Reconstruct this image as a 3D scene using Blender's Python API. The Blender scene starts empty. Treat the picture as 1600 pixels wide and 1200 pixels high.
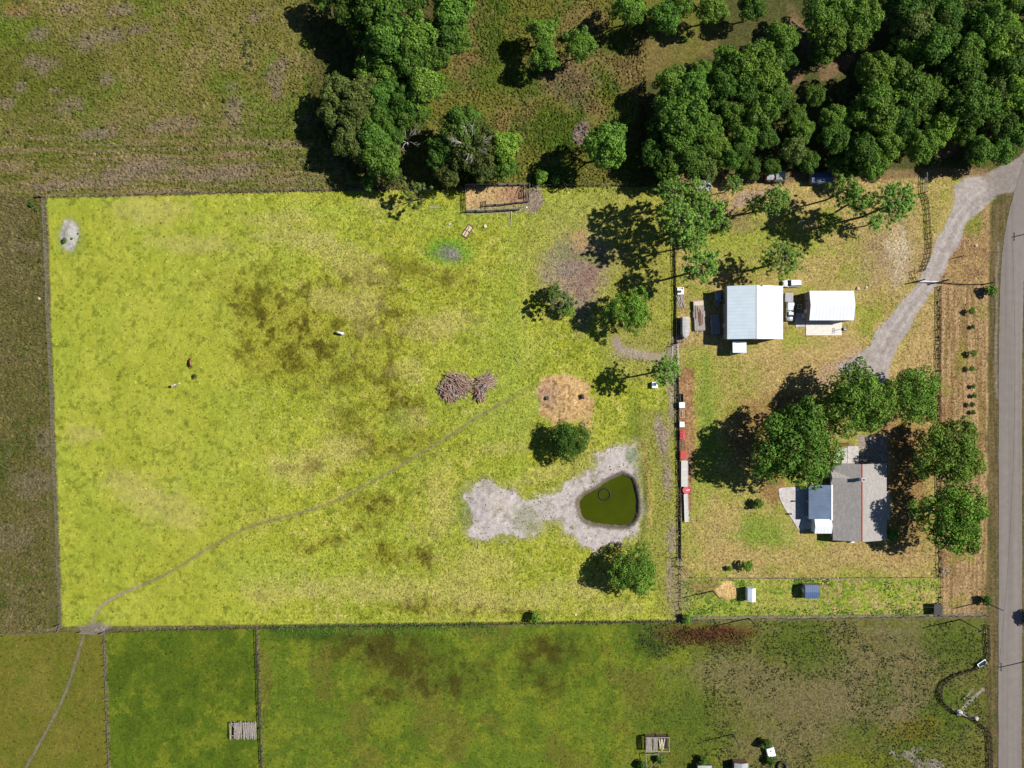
import bpy, bmesh, math, random
import numpy as np
from mathutils import Vector, Matrix
R = math.radians
random.seed(7)
# ------------------------------------------------------------------ frame of reference
S = 0.17            # metres of ground per photo pixel (photo 1600x1200)
H = 184.0           # flying height of the camera
SC = bpy.context.scene
COL = SC.collection
# camera
cd = bpy.data.cameras.new('camera'); cam = bpy.data.objects.new('camera', cd); COL.objects.link(cam)
cam.location = (0, 0, H); cam.rotation_euler = (0, 0, 0)
cd.sensor_width = 36.0; cd.lens = 36.0*H/(1600*S); cd.clip_start = 1.0; cd.clip_end = 12000
SC.camera = cam
# sun and sky
EL = R(43.0); AX, AY = 0.975, 0.222
sunv = Vector((AX*math.cos(EL), AY*math.cos(EL), math.sin(EL))).normalized()
w = bpy.data.worlds.new("World"); SC.world = w; w.use_nodes = True
nt = w.node_tree; bg = nt.nodes['Background']
sky = nt.nodes.new('ShaderNodeTexSky'); sky.sky_type = 'NISHITA'; sky.sun_disc = False
sky.sun_elevation = EL; sky.sun_rotation = math.atan2(AX, AY); sky.altitude = 0; sky.air_density = 0.75; sky.dust_density = 0.2; sky.ozone_density = 4.5
nt.links.new(sky.outputs[0], bg.inputs[0]); bg.inputs[1].default_value = 0.057
sl = bpy.data.lights.new('sun', 'SUN'); sl.energy = 5.0; sl.angle = R(0.5); sl.color = (1.0, 0.955, 0.88)
so = bpy.data.objects.new('sun', sl); COL.objects.link(so)
so.rotation_euler = sunv.to_track_quat('Z', 'Y').to_euler(); so.location = (80, 20, 90)
SC.view_settings.view_transform = 'Standard'; SC.view_settings.look = 'None'
SC.view_settings.gamma = 1.0; SC.view_settings.use_curve_mapping = False
SC.view_settings.exposure = 0.85
LUM = 2.0           # how much brighter a sunlit flat surface shows than its base colour

# ------------------------------------------------------------------ noise and painting helpers
_T = np.random.RandomState(3).rand(256, 256)
def vn(x, y):
    xi = np.floor(x).astype(int); yi = np.floor(y).astype(int)
    fx = x-xi; fy = y-yi; fx = fx*fx*(3-2*fx); fy = fy*fy*(3-2*fy)
    a = _T[yi & 255, xi & 255]; b = _T[yi & 255, (xi+1) & 255]
    c = _T[(yi+1) & 255, xi & 255]; d = _T[(yi+1) & 255, (xi+1) & 255]
    return (a*(1-fx)+b*fx)*(1-fy)+(c*(1-fx)+d*fx)*fy
def fbm(x, y, s, seed=0, o=4, g=.5, sy=None):
    sy = sy or s
    t = 0; a = 1; n = 0
    for k in range(o):
        t = t+a*vn(x/s*2**k+seed*17.3+k*31.7, y/sy*2**k+seed*7.9+k*11.3); n += a; a *= g
    return t/n
def sm(a, b, x):
    t = np.clip((x-a)/(b-a), 0, 1); return t*t*(3-2*t)
def sdpoly(X, Y, P):
    d = np.full(X.shape, 1e9); ins = np.zeros(X.shape, bool); n = len(P)
    for i in range(n):
        x0, y0 = P[i]; x1, y1 = P[(i+1) % n]; ex, ey = x1-x0, y1-y0
        t = np.clip(((X-x0)*ex+(Y-y0)*ey)/(ex*ex+ey*ey+1e-9), 0, 1)
        d = np.minimum(d, (X-x0-t*ex)**2+(Y-y0-t*ey)**2)
        if y0 != y1:
            c = ((y0 > Y) != (y1 > Y)) & (X < ex*(Y-y0)/ey+x0); ins ^= c
    d = np.sqrt(d); return np.where(ins, -d, d)
def sdline(X, Y, P):
    d = np.full(X.shape, 1e9)
    for (x0, y0), (x1, y1) in zip(P, P[1:]):
        ex, ey = x1-x0, y1-y0
        t = np.clip(((X-x0)*ex+(Y-y0)*ey)/(ex*ex+ey*ey+1e-9), 0, 1)
        d = np.minimum(d, (X-x0-t*ex)**2+(Y-y0-t*ey)**2)
    return np.sqrt(d)
def smooth(P, n=6):
    out = []
    Q = [P[0]]+list(P)+[P[-1]]
    for i in range(1, len(Q)-2):
        p0, p1, p2, p3 = [np.array(q, float) for q in Q[i-1:i+3]]
        for k in range(n):
            t = k/n
            out.append(tuple(.5*((2*p1)+(-p0+p2)*t+(2*p0-5*p1+4*p2-p3)*t*t+(-p0+3*p1-3*p2+p3)*t**3)))
    out.append(tuple(P[-1])); return out
def lin(c):
    c = np.array(c, float)/255.
    return np.where(c < .04045, c/12.92, ((c+.055)/1.055)**2.4)
def alb(c): return lin(c)/LUM

POND = smooth([(972,740),(985,746),(992,758),(995,775),(996,800),(990,815),(976,823),(955,822),(930,819),(912,812),(906,800),(904,785),(912,774),(930,764),(950,750),(972,740)], 3)[:-1]
MULCH = (880, 624)
def height(X, Y):
    X = np.asarray(X, float); Y = np.asarray(Y, float)
    z = (fbm(X, Y, 9, 1, 3)-.5)*.16+(fbm(X, Y, 60, 2, 2)-.5)*.25
    flat = sm(1552, 1530, X)*sm(-900, -600, X)*sm(2400, 1900, Y)
    z = z*np.where(X > 1530, flat, 1)
    rd = sdline(X, Y, [(1450,440),(1340,590)]); z = z*(.25+.75*sm(8, 16, rd))
    for (a, b, c, d) in ((1120,435,1345,560), (1205,690,1400,850)):   # levelled building pads
        q = np.maximum(np.maximum(a-X, X-c), np.maximum(b-Y, Y-d)); z = z*sm(0, 12, q)
    # mulch mound, sand spoil, little sand hill
    def m(cx, cy, rx, ry, h, s=0):
        r = np.sqrt(((X-cx)/rx)**2+((Y-cy)/ry)**2)+(fbm(X, Y, 14, 5+s, 3)-.5)*.5
        return h*sm(1, 0, r)
    z = z+m(876, 622, 42, 36, .9)+m(765, 792, 45, 40, .8, 1)+m(108, 366, 14, 22, .5, 2)+m(1013, 775, 12, 70, .5, 3)+m(705,392,24,16,.25,4)
    near = (np.abs(X-950) < 90) & (np.abs(Y-785) < 90)
    if near.any():
        sd = np.full(X.shape, 99.); sd[near] = sdpoly(X[near], Y[near], POND)
        sd = sd+(fbm(X, Y, 6, 9, 2)-.5)*2.2
        z = z*sm(-2, 14, sd)+sm(18, 4, sd)*sm(-2, 6, sd)*.1-1.5*sm(3, -8, sd)
    return z
def gz(px, py): return float(height(np.array([px]), np.array([py]))[0])
def P(px, py, h=0.0):
    k = S*(H-h)/H
    return Vector(((px-800)*k, (600-py)*k, h))

# ------------------------------------------------------------------ materials
def pm(name, c, var=.2, scale=2.0, rough=.8, bump=.3, metal=0.0, c2=None, seen=False, aniso=None, spec=.3, dist=.03, emit=None):
    """procedural material: two tones mixed by noise, with bump"""
    if seen: c = alb(c); c2 = alb(c2) if c2 is not None else None
    m = bpy.data.materials.new(name); m.use_nodes = True; t = m.node_tree; b = t.nodes['Principled BSDF']
    co = t.nodes.new('ShaderNodeTexCoord'); mp = t.nodes.new('ShaderNodeMapping')
    t.links.new(co.outputs['Object'], mp.inputs[0])
    if aniso: mp.inputs['Scale'].default_value = aniso
    n = t.nodes.new('ShaderNodeTexNoise'); n.inputs['Scale'].default_value = scale; n.inputs['Detail'].default_value = 6; n.inputs['Roughness'].default_value = .65
    t.links.new(mp.outputs[0], n.inputs['Vector'])
    r = t.nodes.new('ShaderNodeValToRGB'); t.links.new(n.outputs[0], r.inputs[0])
    a = np.array(c, float)
    lo = a*(1-var); hi = np.clip(a*(1+var), 0, .95)
    if c2 is not None: lo = np.array(c2, float)
    r.color_ramp.elements[0].position = .35; r.color_ramp.elements[1].position = .65
    r.color_ramp.elements[0].color = (*lo, 1); r.color_ramp.elements[1].color = (*hi, 1)
    t.links.new(r.outputs[0], b.inputs['Base Color'])
    b.inputs['Roughness'].default_value = rough; b.inputs['Metallic'].default_value = metal
    b.inputs['Specular IOR Level'].default_value = spec
    if bump:
        bp = t.nodes.new('ShaderNodeBump'); bp.inputs['Strength'].default_value = bump; bp.inputs['Distance'].default_value = dist
        t.links.new(n.outputs[0], bp.inputs['Height']); t.links.new(bp.outputs[0], b.inputs['Normal'])
    return m
def ribbed(name, c, axis='Y', pitch=.6, rough=.45, metal=0.0, depth=.03, dirt=.12):
    """sheet metal with raised ribs, weather streaks"""
    m = pm(name, c, dirt, .35, rough, 0, metal); t = m.node_tree; b = t.nodes['Principled BSDF']
    co = t.nodes.new('ShaderNodeTexCoord'); wv = t.nodes.new('ShaderNodeTexWave')
    wv.bands_direction = axis; wv.inputs['Scale'].default_value = 3.14159/pitch/10; wv.inputs['Distortion'].default_value = 0
    t.links.new(co.outputs['Object'], wv.inputs[0])
    cr = t.nodes.new('ShaderNodeValToRGB'); t.links.new(wv.outputs['Fac'], cr.inputs[0]); cr.color_ramp.elements[0].position = .72; cr.color_ramp.elements[1].position = .9
    bp = t.nodes.new('ShaderNodeBump'); bp.inputs['Strength'].default_value = .8; bp.inputs['Distance'].default_value = depth
    t.links.new(cr.outputs[0], bp.inputs['Height']); t.links.new(bp.outputs[0], b.inputs['Normal'])
    return m
def ground_mat():
    m = bpy.data.materials.new('ground_cover'); m.use_nodes = True; t = m.node_tree; b = t.nodes['Principled BSDF']
    at = t.nodes.new('ShaderNodeAttribute'); at.attribute_name = 'Col'
    co = t.nodes.new('ShaderNodeTexCoord')
    def nz(sc, det, ro=.6):
        n = t.nodes.new('ShaderNodeTexNoise'); n.inputs['Scale'].default_value = sc; n.inputs['Detail'].default_value = det; n.inputs['Roughness'].default_value = ro
        t.links.new(co.outputs['Object'], n.inputs['Vector']); return n
    n1 = nz(1.7, 5, .75); n2 = nz(.45, 4, .6); n3 = nz(3.1, 3, .7)
    def rng(n, a, b_, lo, hi):
        r = t.nodes.new('ShaderNodeMapRange'); r.inputs[1].default_value = a; r.inputs[2].default_value = b_; r.inputs[3].default_value = lo; r.inputs[4].default_value = hi
        t.links.new(n.outputs[0], r.inputs[0]); return r
    r1 = rng(n1, .34, .66, .38, 1.62); r2 = rng(n2, .3, .7, .86, 1.14); r3 = rng(n3, .3, .7, .78, 1.22)
    mu = t.nodes.new('ShaderNodeMath'); mu.operation = 'MULTIPLY'; t.links.new(r1.outputs[0], mu.inputs[0]); t.links.new(r2.outputs[0], mu.inputs[1])
    mu2 = t.nodes.new('ShaderNodeMath'); mu2.operation = 'MULTIPLY'; t.links.new(mu.outputs[0], mu2.inputs[0]); t.links.new(r3.outputs[0], mu2.inputs[1])
    # hard sparse speckle strength is kept in the attribute's alpha
    mx = t.nodes.new('ShaderNodeMix'); mx.data_type = 'FLOAT'; mx.inputs[2].default_value = 1.0
    t.links.new(at.outputs['Alpha'], mx.inputs[0]); t.links.new(mu2.outputs[0], mx.inputs[3])
    vm = t.nodes.new('ShaderNodeVectorMath'); vm.operation = 'SCALE'
    t.links.new(at.outputs['Color'], vm.inputs[0]); t.links.new(mx.outputs[0], vm.inputs['Scale'])
    t.links.new(vm.outputs[0], b.inputs['Base Color'])
    b.inputs['Roughness'].default_value = .95; b.inputs['Specular IOR Level'].default_value = .08
    bp = t.nodes.new('ShaderNodeBump'); bp.inputs['Strength'].default_value = .55; bp.inputs['Distance'].default_value = .16
    t.links.new(n1.outputs[0], bp.inputs['Height']); t.links.new(bp.outputs[0], b.inputs['Normal'])
    return m
def leaf_mat(name, c, warm=.35, rnd=.25):
    m = bpy.data.materials.new(name); m.use_nodes = True; t = m.node_tree; b = t.nodes['Principled BSDF']
    at = t.nodes.new('ShaderNodeAttribute'); at.attribute_name = 'Col'
    oi = t.nodes.new('ShaderNodeObjectInfo')
    hs = t.nodes.new('ShaderNodeHueSaturation')
    mr = t.nodes.new('ShaderNodeMapRange'); mr.inputs[3].default_value = 1-rnd; mr.inputs[4].default_value = 1+rnd; t.links.new(oi.outputs['Random'], mr.inputs[0])
    mh = t.nodes.new('ShaderNodeMapRange'); mh.inputs[3].default_value = .488; mh.inputs[4].default_value = .512
    fr = t.nodes.new('ShaderNodeMath'); fr.operation = 'FRACT'; ml = t.nodes.new('ShaderNodeMath'); ml.operation = 'MULTIPLY'; ml.inputs[1].default_value = 7.13
    t.links.new(oi.outputs['Random'], ml.inputs[0]); t.links.new(ml.outputs[0], fr.inputs[0]); t.links.new(fr.outputs[0], mh.inputs[0])
    mi = t.nodes.new('ShaderNodeMix'); mi.data_type = 'RGBA'; mi.blend_type = 'MULTIPLY'; mi.inputs[0].default_value = 1.0
    mi.inputs[6].default_value = (*c, 1); t.links.new(at.outputs['Color'], mi.inputs[7])
    t.links.new(mi.outputs[2], hs.inputs['Color']); t.links.new(mr.outputs[0], hs.inputs['Value']); t.links.new(mh.outputs[0], hs.inputs['Hue'])
    t.links.new(hs.outputs[0], b.inputs['Base Color'])
    b.inputs['Roughness'].default_value = .7; b.inputs['Specular IOR Level'].default_value = .12
    tr = t.nodes.new('ShaderNodeBsdfTranslucent'); t.links.new(hs.outputs[0], tr.inputs[0])
    ms = t.nodes.new('ShaderNodeMixShader'); ms.inputs[0].default_value = .22
    t.links.new(b.outputs[0], ms.inputs[1]); t.links.new(tr.outputs[0], ms.inputs[2])
    t.links.new(ms.outputs[0], t.nodes['Material Output'].inputs[0])
    return m
M = {}
M['ground'] = ground_mat()
M['bark'] = pm('bark', (.07,.055,.042), .4, 3, .95, .6)
M['pale_bark'] = pm('pale_bark', (.30,.27,.23), .3, 3, .9, .5)
M['wood_grey'] = pm('weathered_wood', (.25,.22,.20), .35, 2.2, .9, .5, aniso=(6,.6,1), c2=(.12,.10,.09))
M['wood_pale'] = pm('pale_wood', (.42,.34,.25), .25, 2.5, .85, .4, aniso=(5,.6,1))
M['wood_brown'] = pm('brown_wood', (.16,.09,.06), .35, 3, .9, .5)
M['wood_red'] = pm('reddish_wood', (.24,.12,.09), .35, 3, .9, .5)
M['fence_dark'] = pm('dark_fence_wood', (.030,.024,.020), .3, 4, .9, .4)
M['fence_grey'] = pm('grey_fence_wood', (.12,.10,.09), .3, 4, .9, .4)
M['corral_wood'] = pm('old_corral_wood', (.15,.13,.115), .35, 4, .9, .4)
M['pipe_grey'] = pm('galvanised_pipe', (.17,.165,.16), .15, 5, .5, .1, .4)
M['wire'] = pm('wire', (.10,.10,.10), .2, 5, .5, 0, .6)
M['concrete'] = pm('concrete', (.36,.34,.32), .14, 1.2, .9, .25, c2=(.27,.25,.235))
M['cream_slab'] = pm('cream_concrete', (.49,.455,.41), .10, 1.0, .9, .15)
M['roof_white'] = ribbed('white_metal_roof', (.46,.53,.58), 'Y', .9, .5, 0, .04, .05)
M['roof_white_x'] = ribbed('white_metal_roof_cross', (.50,.52,.55), 'X', .9, .5, 0, .015, .06)
M['roof_blue'] = ribbed('blue_grey_metal_roof', (.070,.105,.165), 'Y', .45, .45, 0, .04, .18)
M['roof_navy'] = ribbed('dark_blue_metal_roof', (.05,.085,.17), 'X', .5, .5, 0, .03, .2)
M['roof_grey'] = ribbed('grey_tin_roof', (.25,.26,.27), 'X', .3, .6, 0, .03, .3)
M['wall_tan'] = pm('tan_wall', (.30,.26,.22), .12, 1, .85, .1)
M['wall_white'] = pm('white_wall', (.55,.54,.52), .08, 1, .8, .1)
M['wall_brown'] = pm('brown_metal_wall', (.20,.17,.15), .12, 1, .8, .1)
M['glass'] = pm('window_glass', (.02,.03,.04), .1, 1, .08, 0, 0, spec=.6)
M['white_paint'] = pm('white_car_paint', (.72,.72,.72), .04, 1, .25, 0, spec=.5)
M['silver_paint'] = pm('silver_car_paint', (.42,.44,.47), .06, 1, .3, 0, .3)
M['grey_paint'] = pm('grey_paint', (.22,.22,.23), .15, 2, .5, .1)
M['black'] = pm('black_plastic', (.012,.012,.013), .2, 3, .6, .1)
M['rubber'] = pm('tyre_rubber', (.02,.02,.02), .2, 6, .85, .2)
M['rim'] = pm('wheel_rim', (.5,.5,.5), .1, 3, .35, 0, .7)
M['white_plastic'] = pm('white_plastic', (.62,.63,.64), .1, 2, .5, .1)
M['red'] = pm('red_paint', (.33,.04,.035), .25, 4, .5, .15)
M['pink_red'] = pm('faded_red_plastic', (.42,.06,.08), .2, 4, .5, .15)
M['blue_tarp'] = pm('blue_tarp', (.03,.10,.35), .2, 2, .5, .5)
M['lamp_red'] = pm('tail_lamp', (.3,.01,.01), .1, 3, .2, 0)
M['lamp_clear'] = pm('headlamp', (.7,.7,.7), .05, 3, .1, 0)
M['brick_red'] = pm('ridge_tile', (.30,.13,.10), .2, 4, .8, .2)
M['horse_chestnut'] = pm('chestnut_coat', (.20,.075,.03), .15, 1.2, .5, 0)
M['horse_white'] = pm('white_coat', (.52,.50,.47), .08, 1.2, .5, 0)
M['horse_paint'] = pm('brown_and_white_coat', (.50,.47,.43), .05, 1.5, .5, 0, c2=(.12,.055,.03))
M['mane'] = pm('dark_mane', (.035,.022,.015), .2, 5, .7, .3)
M['mane_pale'] = pm('pale_mane', (.45,.42,.38), .2, 5, .7, .3)
def shingle():
    m = pm('asphalt_shingle', (.245,.228,.213), .10, 1.5, .95, .0); t = m.node_tree; b = t.nodes['Principled BSDF']
    co = t.nodes.new('ShaderNodeTexCoord'); mp = t.nodes.new('ShaderNodeMapping'); mp.inputs['Rotation'].default_value = (0,0,R(90))
    br = t.nodes.new('ShaderNodeTexBrick'); br.inputs['Scale'].default_value = 1.0; br.inputs['Brick Width'].default_value = .9; br.inputs['Row Height'].default_value = .28; br.inputs['Mortar Size'].default_value = .02
    br.inputs['Color1'].default_value = (.9,.9,.9,1); br.inputs['Color2'].default_value = (1.1,1.1,1.1,1); br.inputs['Mortar'].default_value = (.6,.6,.6,1)
    t.links.new(co.outputs['Object'], mp.inputs[0]); t.links.new(mp.outputs[0], br.inputs[0])
    mi = t.nodes.new('ShaderNodeMix'); mi.data_type = 'RGBA'; mi.blend_type = 'MULTIPLY'; mi.inputs[0].default_value = 1
    src = b.inputs['Base Color'].links[0].from_socket
    t.links.new(src, mi.inputs[6]); t.links.new(br.outputs[0], mi.inputs[7]); t.links.new(mi.outputs[2], b.inputs['Base Color'])
    return m
M['shingle'] = shingle()
M['leaf_wood'] = leaf_mat('leaves_deep_green', (.062,.134,.018))
M['leaf_olive'] = leaf_mat('leaves_olive', (.088,.125,.028))
M['leaf_mid'] = leaf_mat('leaves_mid_green', (.096,.188,.024), rnd=.15)
M['leaf_bright'] = leaf_mat('leaves_bright_green', (.125,.245,.028), rnd=.15)
M['leaf_grey'] = leaf_mat('leaves_grey_green', (.085,.12,.05))
M['needle'] = leaf_mat('pine_needles', (.165,.295,.052), rnd=.15)
M['weed'] = leaf_mat('weed_leaves', (.036,.044,.012))

# ------------------------------------------------------------------ object helpers
def tag(o, label=None, cat=None, group=None, kind=None):
    if label: o['label'] = label
    if cat: o['category'] = cat
    if group: o['group'] = group
    if kind: o['kind'] = kind
    return o
def thing(name, label, cat, loc=(0,0,0), rz=0.0, group=None, sc=1.0):
    o = bpy.data.objects.new(name, None); COL.objects.link(o); o.location = loc; o.rotation_euler = (0,0,rz); o.scale = (sc,sc,sc)
    o.empty_display_size = .5
    return tag(o, label, cat, group)
class MB:
    def __init__(s): s.v = []; s.f = []
    def add(s, vs, fs):
        n = len(s.v); s.v += [tuple(v) for v in vs]; s.f += [tuple(i+n for i in f) for f in fs]; return s
    def box(s, c, d, rz=0.0, tilt=None):
        x, y, z = d[0]/2, d[1]/2, d[2]/2; m = Matrix.Rotation(rz, 3, 'Z')
        if tilt: m = m @ Matrix.Rotation(tilt[1], 3, tilt[0])
        vs = [Vector(c)+m @ Vector((a*x, b*y, e*z)) for e in (-1,1) for b in (-1,1) for a in (-1,1)]
        return s.add(vs, [(0,2,3,1),(4,5,7,6),(0,1,5,4),(2,6,7,3),(0,4,6,2),(1,3,7,5)])
    def tube(s, pts, rad, n=6, cap=True):
        pts = [Vector(p) for p in pts]; rad = rad if hasattr(rad, '__len__') else [rad]*len(pts)
        rings = []
        for i, p in enumerate(pts):
            d = (pts[min(i+1,len(pts)-1)]-pts[max(i-1,0)]).normalized()
            a = d.orthogonal().normalized() if i == 0 else (a-d*a.dot(d)).normalized()
            b = d.cross(a)
            rings.append([p+(a*math.cos(2*math.pi*k/n)+b*math.sin(2*math.pi*k/n))*rad[i] for k in range(n)])
        vs = [v for r in rings for v in r]; fs = []
        for i in range(len(pts)-1):
            for k in range(n):
                fs.append((i*n+k, i*n+(k+1) % n, (i+1)*n+(k+1) % n, (i+1)*n+k))
        if cap: fs += [tuple(range(n))[::-1], tuple((len(pts)-1)*n+k for k in range(n))]
        return s.add(vs, fs)
    def prism(s, poly, z0, z1):
        n = len(poly); vs = [(x,y,z0) for x,y in poly]+[(x,y,z1) for x,y in poly]
        return s.add(vs, [tuple(range(n))[::-1], tuple(range(n,2*n))]+[(i,(i+1) % n,n+(i+1) % n,n+i) for i in range(n)])
    def ring(s, secs):
        """loft of closed sections (all same point count), capped"""
        n = len(secs[0]); vs = [v for q in secs for v in q]; fs = []
        for i in range(len(secs)-1):
            for k in range(n): fs.append((i*n+k, i*n+(k+1) % n, (i+1)*n+(k+1) % n, (i+1)*n+k))
        fs += [tuple(range(n))[::-1], tuple((len(secs)-1)*n+k for k in range(n))]
        return s.add(vs, fs)
    def torus(s, c, R0, r, n=28, m=8):
        vs = []; fs = []
        for i in range(n):
            a = 2*math.pi*i/n
            for k in range(m):
                b = 2*math.pi*k/m; q = R0+r*math.cos(b); vs.append((c[0]+q*math.cos(a), c[1]+q*math.sin(a), c[2]+r*math.sin(b)))
        for i in range(n):
            for k in range(m): fs.append((i*m+k, ((i+1) % n)*m+k, ((i+1) % n)*m+(k+1) % m, i*m+(k+1) % m))
        return s.add(vs, fs)
    def mesh(s, name, mat=None, smooth_=False, bevel=0):
        me = bpy.data.meshes.new(name); me.from_pydata(s.v, [], s.f); me.validate()
        bm = bmesh.new(); bm.from_mesh(me); bmesh.ops.recalc_face_normals(bm, faces=bm.faces)
        if bevel: bmesh.ops.bevel(bm, geom=[e for e in bm.edges if len(e.link_faces) == 2 and e.calc_face_angle() > .5], offset=bevel, segments=2, profile=.6, affect='EDGES')
        bm.to_mesh(me); bm.free()
        if mat: me.materials.append(mat)
        if smooth_: me.polygons.foreach_set('use_smooth', [True]*len(me.polygons))
        return me
    def obj(s, name, mat, parent=None, smooth_=False, bevel=0, label=None):
        o = bpy.data.objects.new(name, s.mesh(name, mat, smooth_, bevel)); COL.objects.link(o)
        if parent: o.parent = parent
        if label: o['label'] = label
        return o
def child(name, me, parent, loc=(0,0,0), rot=(0,0,0), sc=(1,1,1), mat=None):
    o = bpy.data.objects.new(name, me); COL.objects.link(o); o.parent = parent; o.location = loc; o.rotation_euler = rot; o.scale = sc
    if mat:
        o.material_slots[0].link = 'OBJECT'; o.material_slots[0].material = mat
    return o
def copy_tree(o, parent=None):
    c = o.copy(); COL.objects.link(c); c.parent = parent
    for k in list(o.children): copy_tree(k, c)
    return c

# ================================================================== THE GROUND
def axis(lo, hi, step, far): 
    return np.concatenate([[-far, -far*.5, -far*.25, lo*2.2, lo*1.5, lo*1.2], np.arange(lo, hi+step*.5, step), [hi*1.2, hi*1.5, hi*2.2, far*.25, far*.5, far]])
gx = axis(-146, 146, .25, 4000); gy = axis(-112, 112, .25, 4000)
nx, ny = len(gx), len(gy)
X, Y = np.meshgrid(gx, gy); X = X.ravel(); Y = Y.ravel()
PX = 800+X/S; PY = 600-Y/S
Z = height(PX, PY)
far_ = np.maximum(np.abs(X)/150, np.abs(Y)/115); Z = np.where(far_ > 1.05, -0.2, Z)
N = len(X)
C = np.zeros((N, 3)); A = np.ones(N)
wx = (fbm(PX, PY, 22, 11, 4)-.5); wy = (fbm(PX, PY, 22, 12, 4)-.5)
def lay(mask, c, k=1.0):
    m = (np.clip(mask, 0, 1)*k)[:, None]; C[:] = C*(1-m)+alb(c)*m
def poly(P_, soft=3, warp=0): return sm(soft, -soft, sdpoly(PX+wx*warp, PY+wy*warp, P_))
def blob(cx, cy, rx, ry, rot=0, soft=.35, warp=.6, seed=0, s=None):
    s = s or max(6, min(rx, ry)*.8)
    a = R(rot); dx = PX-cx; dy = PY-cy; u = (dx*math.cos(a)+dy*math.sin(a))/rx; v = (-dx*math.sin(a)+dy*math.cos(a))/ry
    out = np.zeros(N); q = (np.abs(u) < 2.2) & (np.abs(v) < 2.2)
    r = np.sqrt(u[q]**2+v[q]**2)+(fbm(PX[q], PY[q], s, 20+seed, 5, .6)-.5)*warp*2
    out[q] = sm(1+soft, 1-soft, r); return out
def line(P_, wd, soft=1.5, warp=0): return sm(wd+soft, max(wd-soft, 0), sdline(PX+wx*warp, PY+wy*warp, P_))
n_big = fbm(PX, PY, 150, 31, 4); n_mid = fbm(PX, PY, 42, 32, 5, .6); n_mid2 = fbm(PX, PY, 30, 33, 5, .6); n_fine = fbm(PX, PY, 9, 34, 4, .65); n_fine2 = fbm(PX, PY, 6, 35, 3, .7)
streak = fbm(PX, PY, 70, 36, 4, .6, sy=3.2); vstreak = fbm(PX, PY, 3.0, 37, 4, .6, sy=60)
# --- north west rough pasture
C[:] = alb((120,117,56))  # land outside the property painted darker, an overall dimming put into its colours
lay(sm(.45, .62, n_mid*.6+n_fine*.4), (138,126,78), .85)
lay(sm(.52, .66, n_mid2*.5+n_big*.5), (102,118,40), .75)
lay(sm(.50, .62, streak)*sm(150, 230, PY)*sm(620, 480, PX), (140,122,92), .75)
lay(sm(.52, .42, streak)*sm(150, 230, PY)*sm(620, 480, PX), (88,98,38), .55)
lay(blob(60, 120, 110, 60, 0, .4, .5, 1), (98,104,38), .8)
lay(blob(20, 40, 60, 30, 20, .4, .5, 2), (100,118,36), .8)
for (a, b, c, d) in ((140,62,22,12),(175,55,20,10),(185,18,14,10),(110,12,14,8),(215,48,20,8),(58,55,14,10),(64,100,22,12),(110,163,14,13),(35,135,9,6),(85,142,10,5),(170,125,10,9),(395,28,12,8),(30,20,18,8),(150,210,25,8),(270,195,35,8),(225,260,50,8),(350,270,60,9),(10,160,14,10),(430,130,10,22),(440,100,14,12),(365,165,12,25),(200,275,60,10),(90,290,40,8)):
    lay(blob(a, b, c*1.1, d*1.1, -8, .55, 1.1, int(a) % 7, 12), (136,120,100), .7)
lay(blob(25, 15, 22, 10, 0, .4, .6, 3), (140,110,60), .6)
# --- western strip
wst = poly([(-900,300),(70,306),(98,985),(-900,990)], 4, 6)
lay(wst, (100,96,50)); lay(wst*sm(.47, .6, n_mid*.7+n_fine*.3), (112,104,66), .75); lay(wst*sm(.55, .63, n_mid2*.6+n_big*.4), (80,92,36), .7)
lay(wst*sm(.5, .6, vstreak), (116,106,72), .3)
for (a, b, c, d) in ((45,385,24,10),(50,755,28,22),(15,840,30,20),(70,690,12,20)): lay(blob(a, b, c, d, 0, .4, .7, 4)*wst, (118,108,82), .7)
# --- northern clearing
nc = poly([(560,-900),(2600,-900),(2600,285),(700,292),(560,250)], 10, 20)
lay(nc, (112,112,46)); lay(nc*sm(.48, .62, n_mid), (122,118,58), .8); lay(nc*sm(.52, .64, n_mid2), (84,108,34), .8)
for (a, b, c, d, r) in ((740,60,26,55,10),(730,100,30,30,0),(920,45,40,60,-20),(690,10,40,12,0),(880,110,50,25,20),(1010,90,60,30,-25),(1140,60,60,22,-25),(1260,60,14,50,0),(1300,105,30,14,-40),(1410,20,40,22,0),(820,160,16,34,0),(790,190,20,20,0),(1000,130,24,30,0),(930,170,20,14,30)):
    lay(blob(a, b, c, d, r, .5, .8, int(a) % 5), (130,112,68), .75)
lay(blob(880, 130, 50, 30, 20, .5, .7, 2), (120,104,84), .5)
for (a, b, c, d, r) in ((860,205,40,38,0),(770,50,30,50,0),(760,120,30,20,0),(820,130,30,26,0),(960,60,20,20,0)):
    lay(blob(a, b, c, d, r, .5, .8, int(a) % 5), (82,104,32), .75)
lay(blob(908, 207, 11, 20, 12, .2, .5, 1), (140,122,112), .95)
ff = poly([(1000,130),(1120,75),(1200,-900),(2600,-900),(2600,240),(1550,262),(1000,285)], 12, 30)
lay(ff, (84,86,46), .9)
ffw = poly([(450,-900),(735,-900),(700,80),(640,180),(615,285),(540,270),(490,200)], 12, 26); lay(ffw, (84,78,46), .7)
for (a, b, c, d) in ((1260,60,14,50),(1310,100,30,14),(1400,15,36,20),(1240,120,14,16),(1480,230,20,12)): lay(blob(a, b, c, d, -30, .4, .6, 1), (140,112,84), .8)
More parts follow.
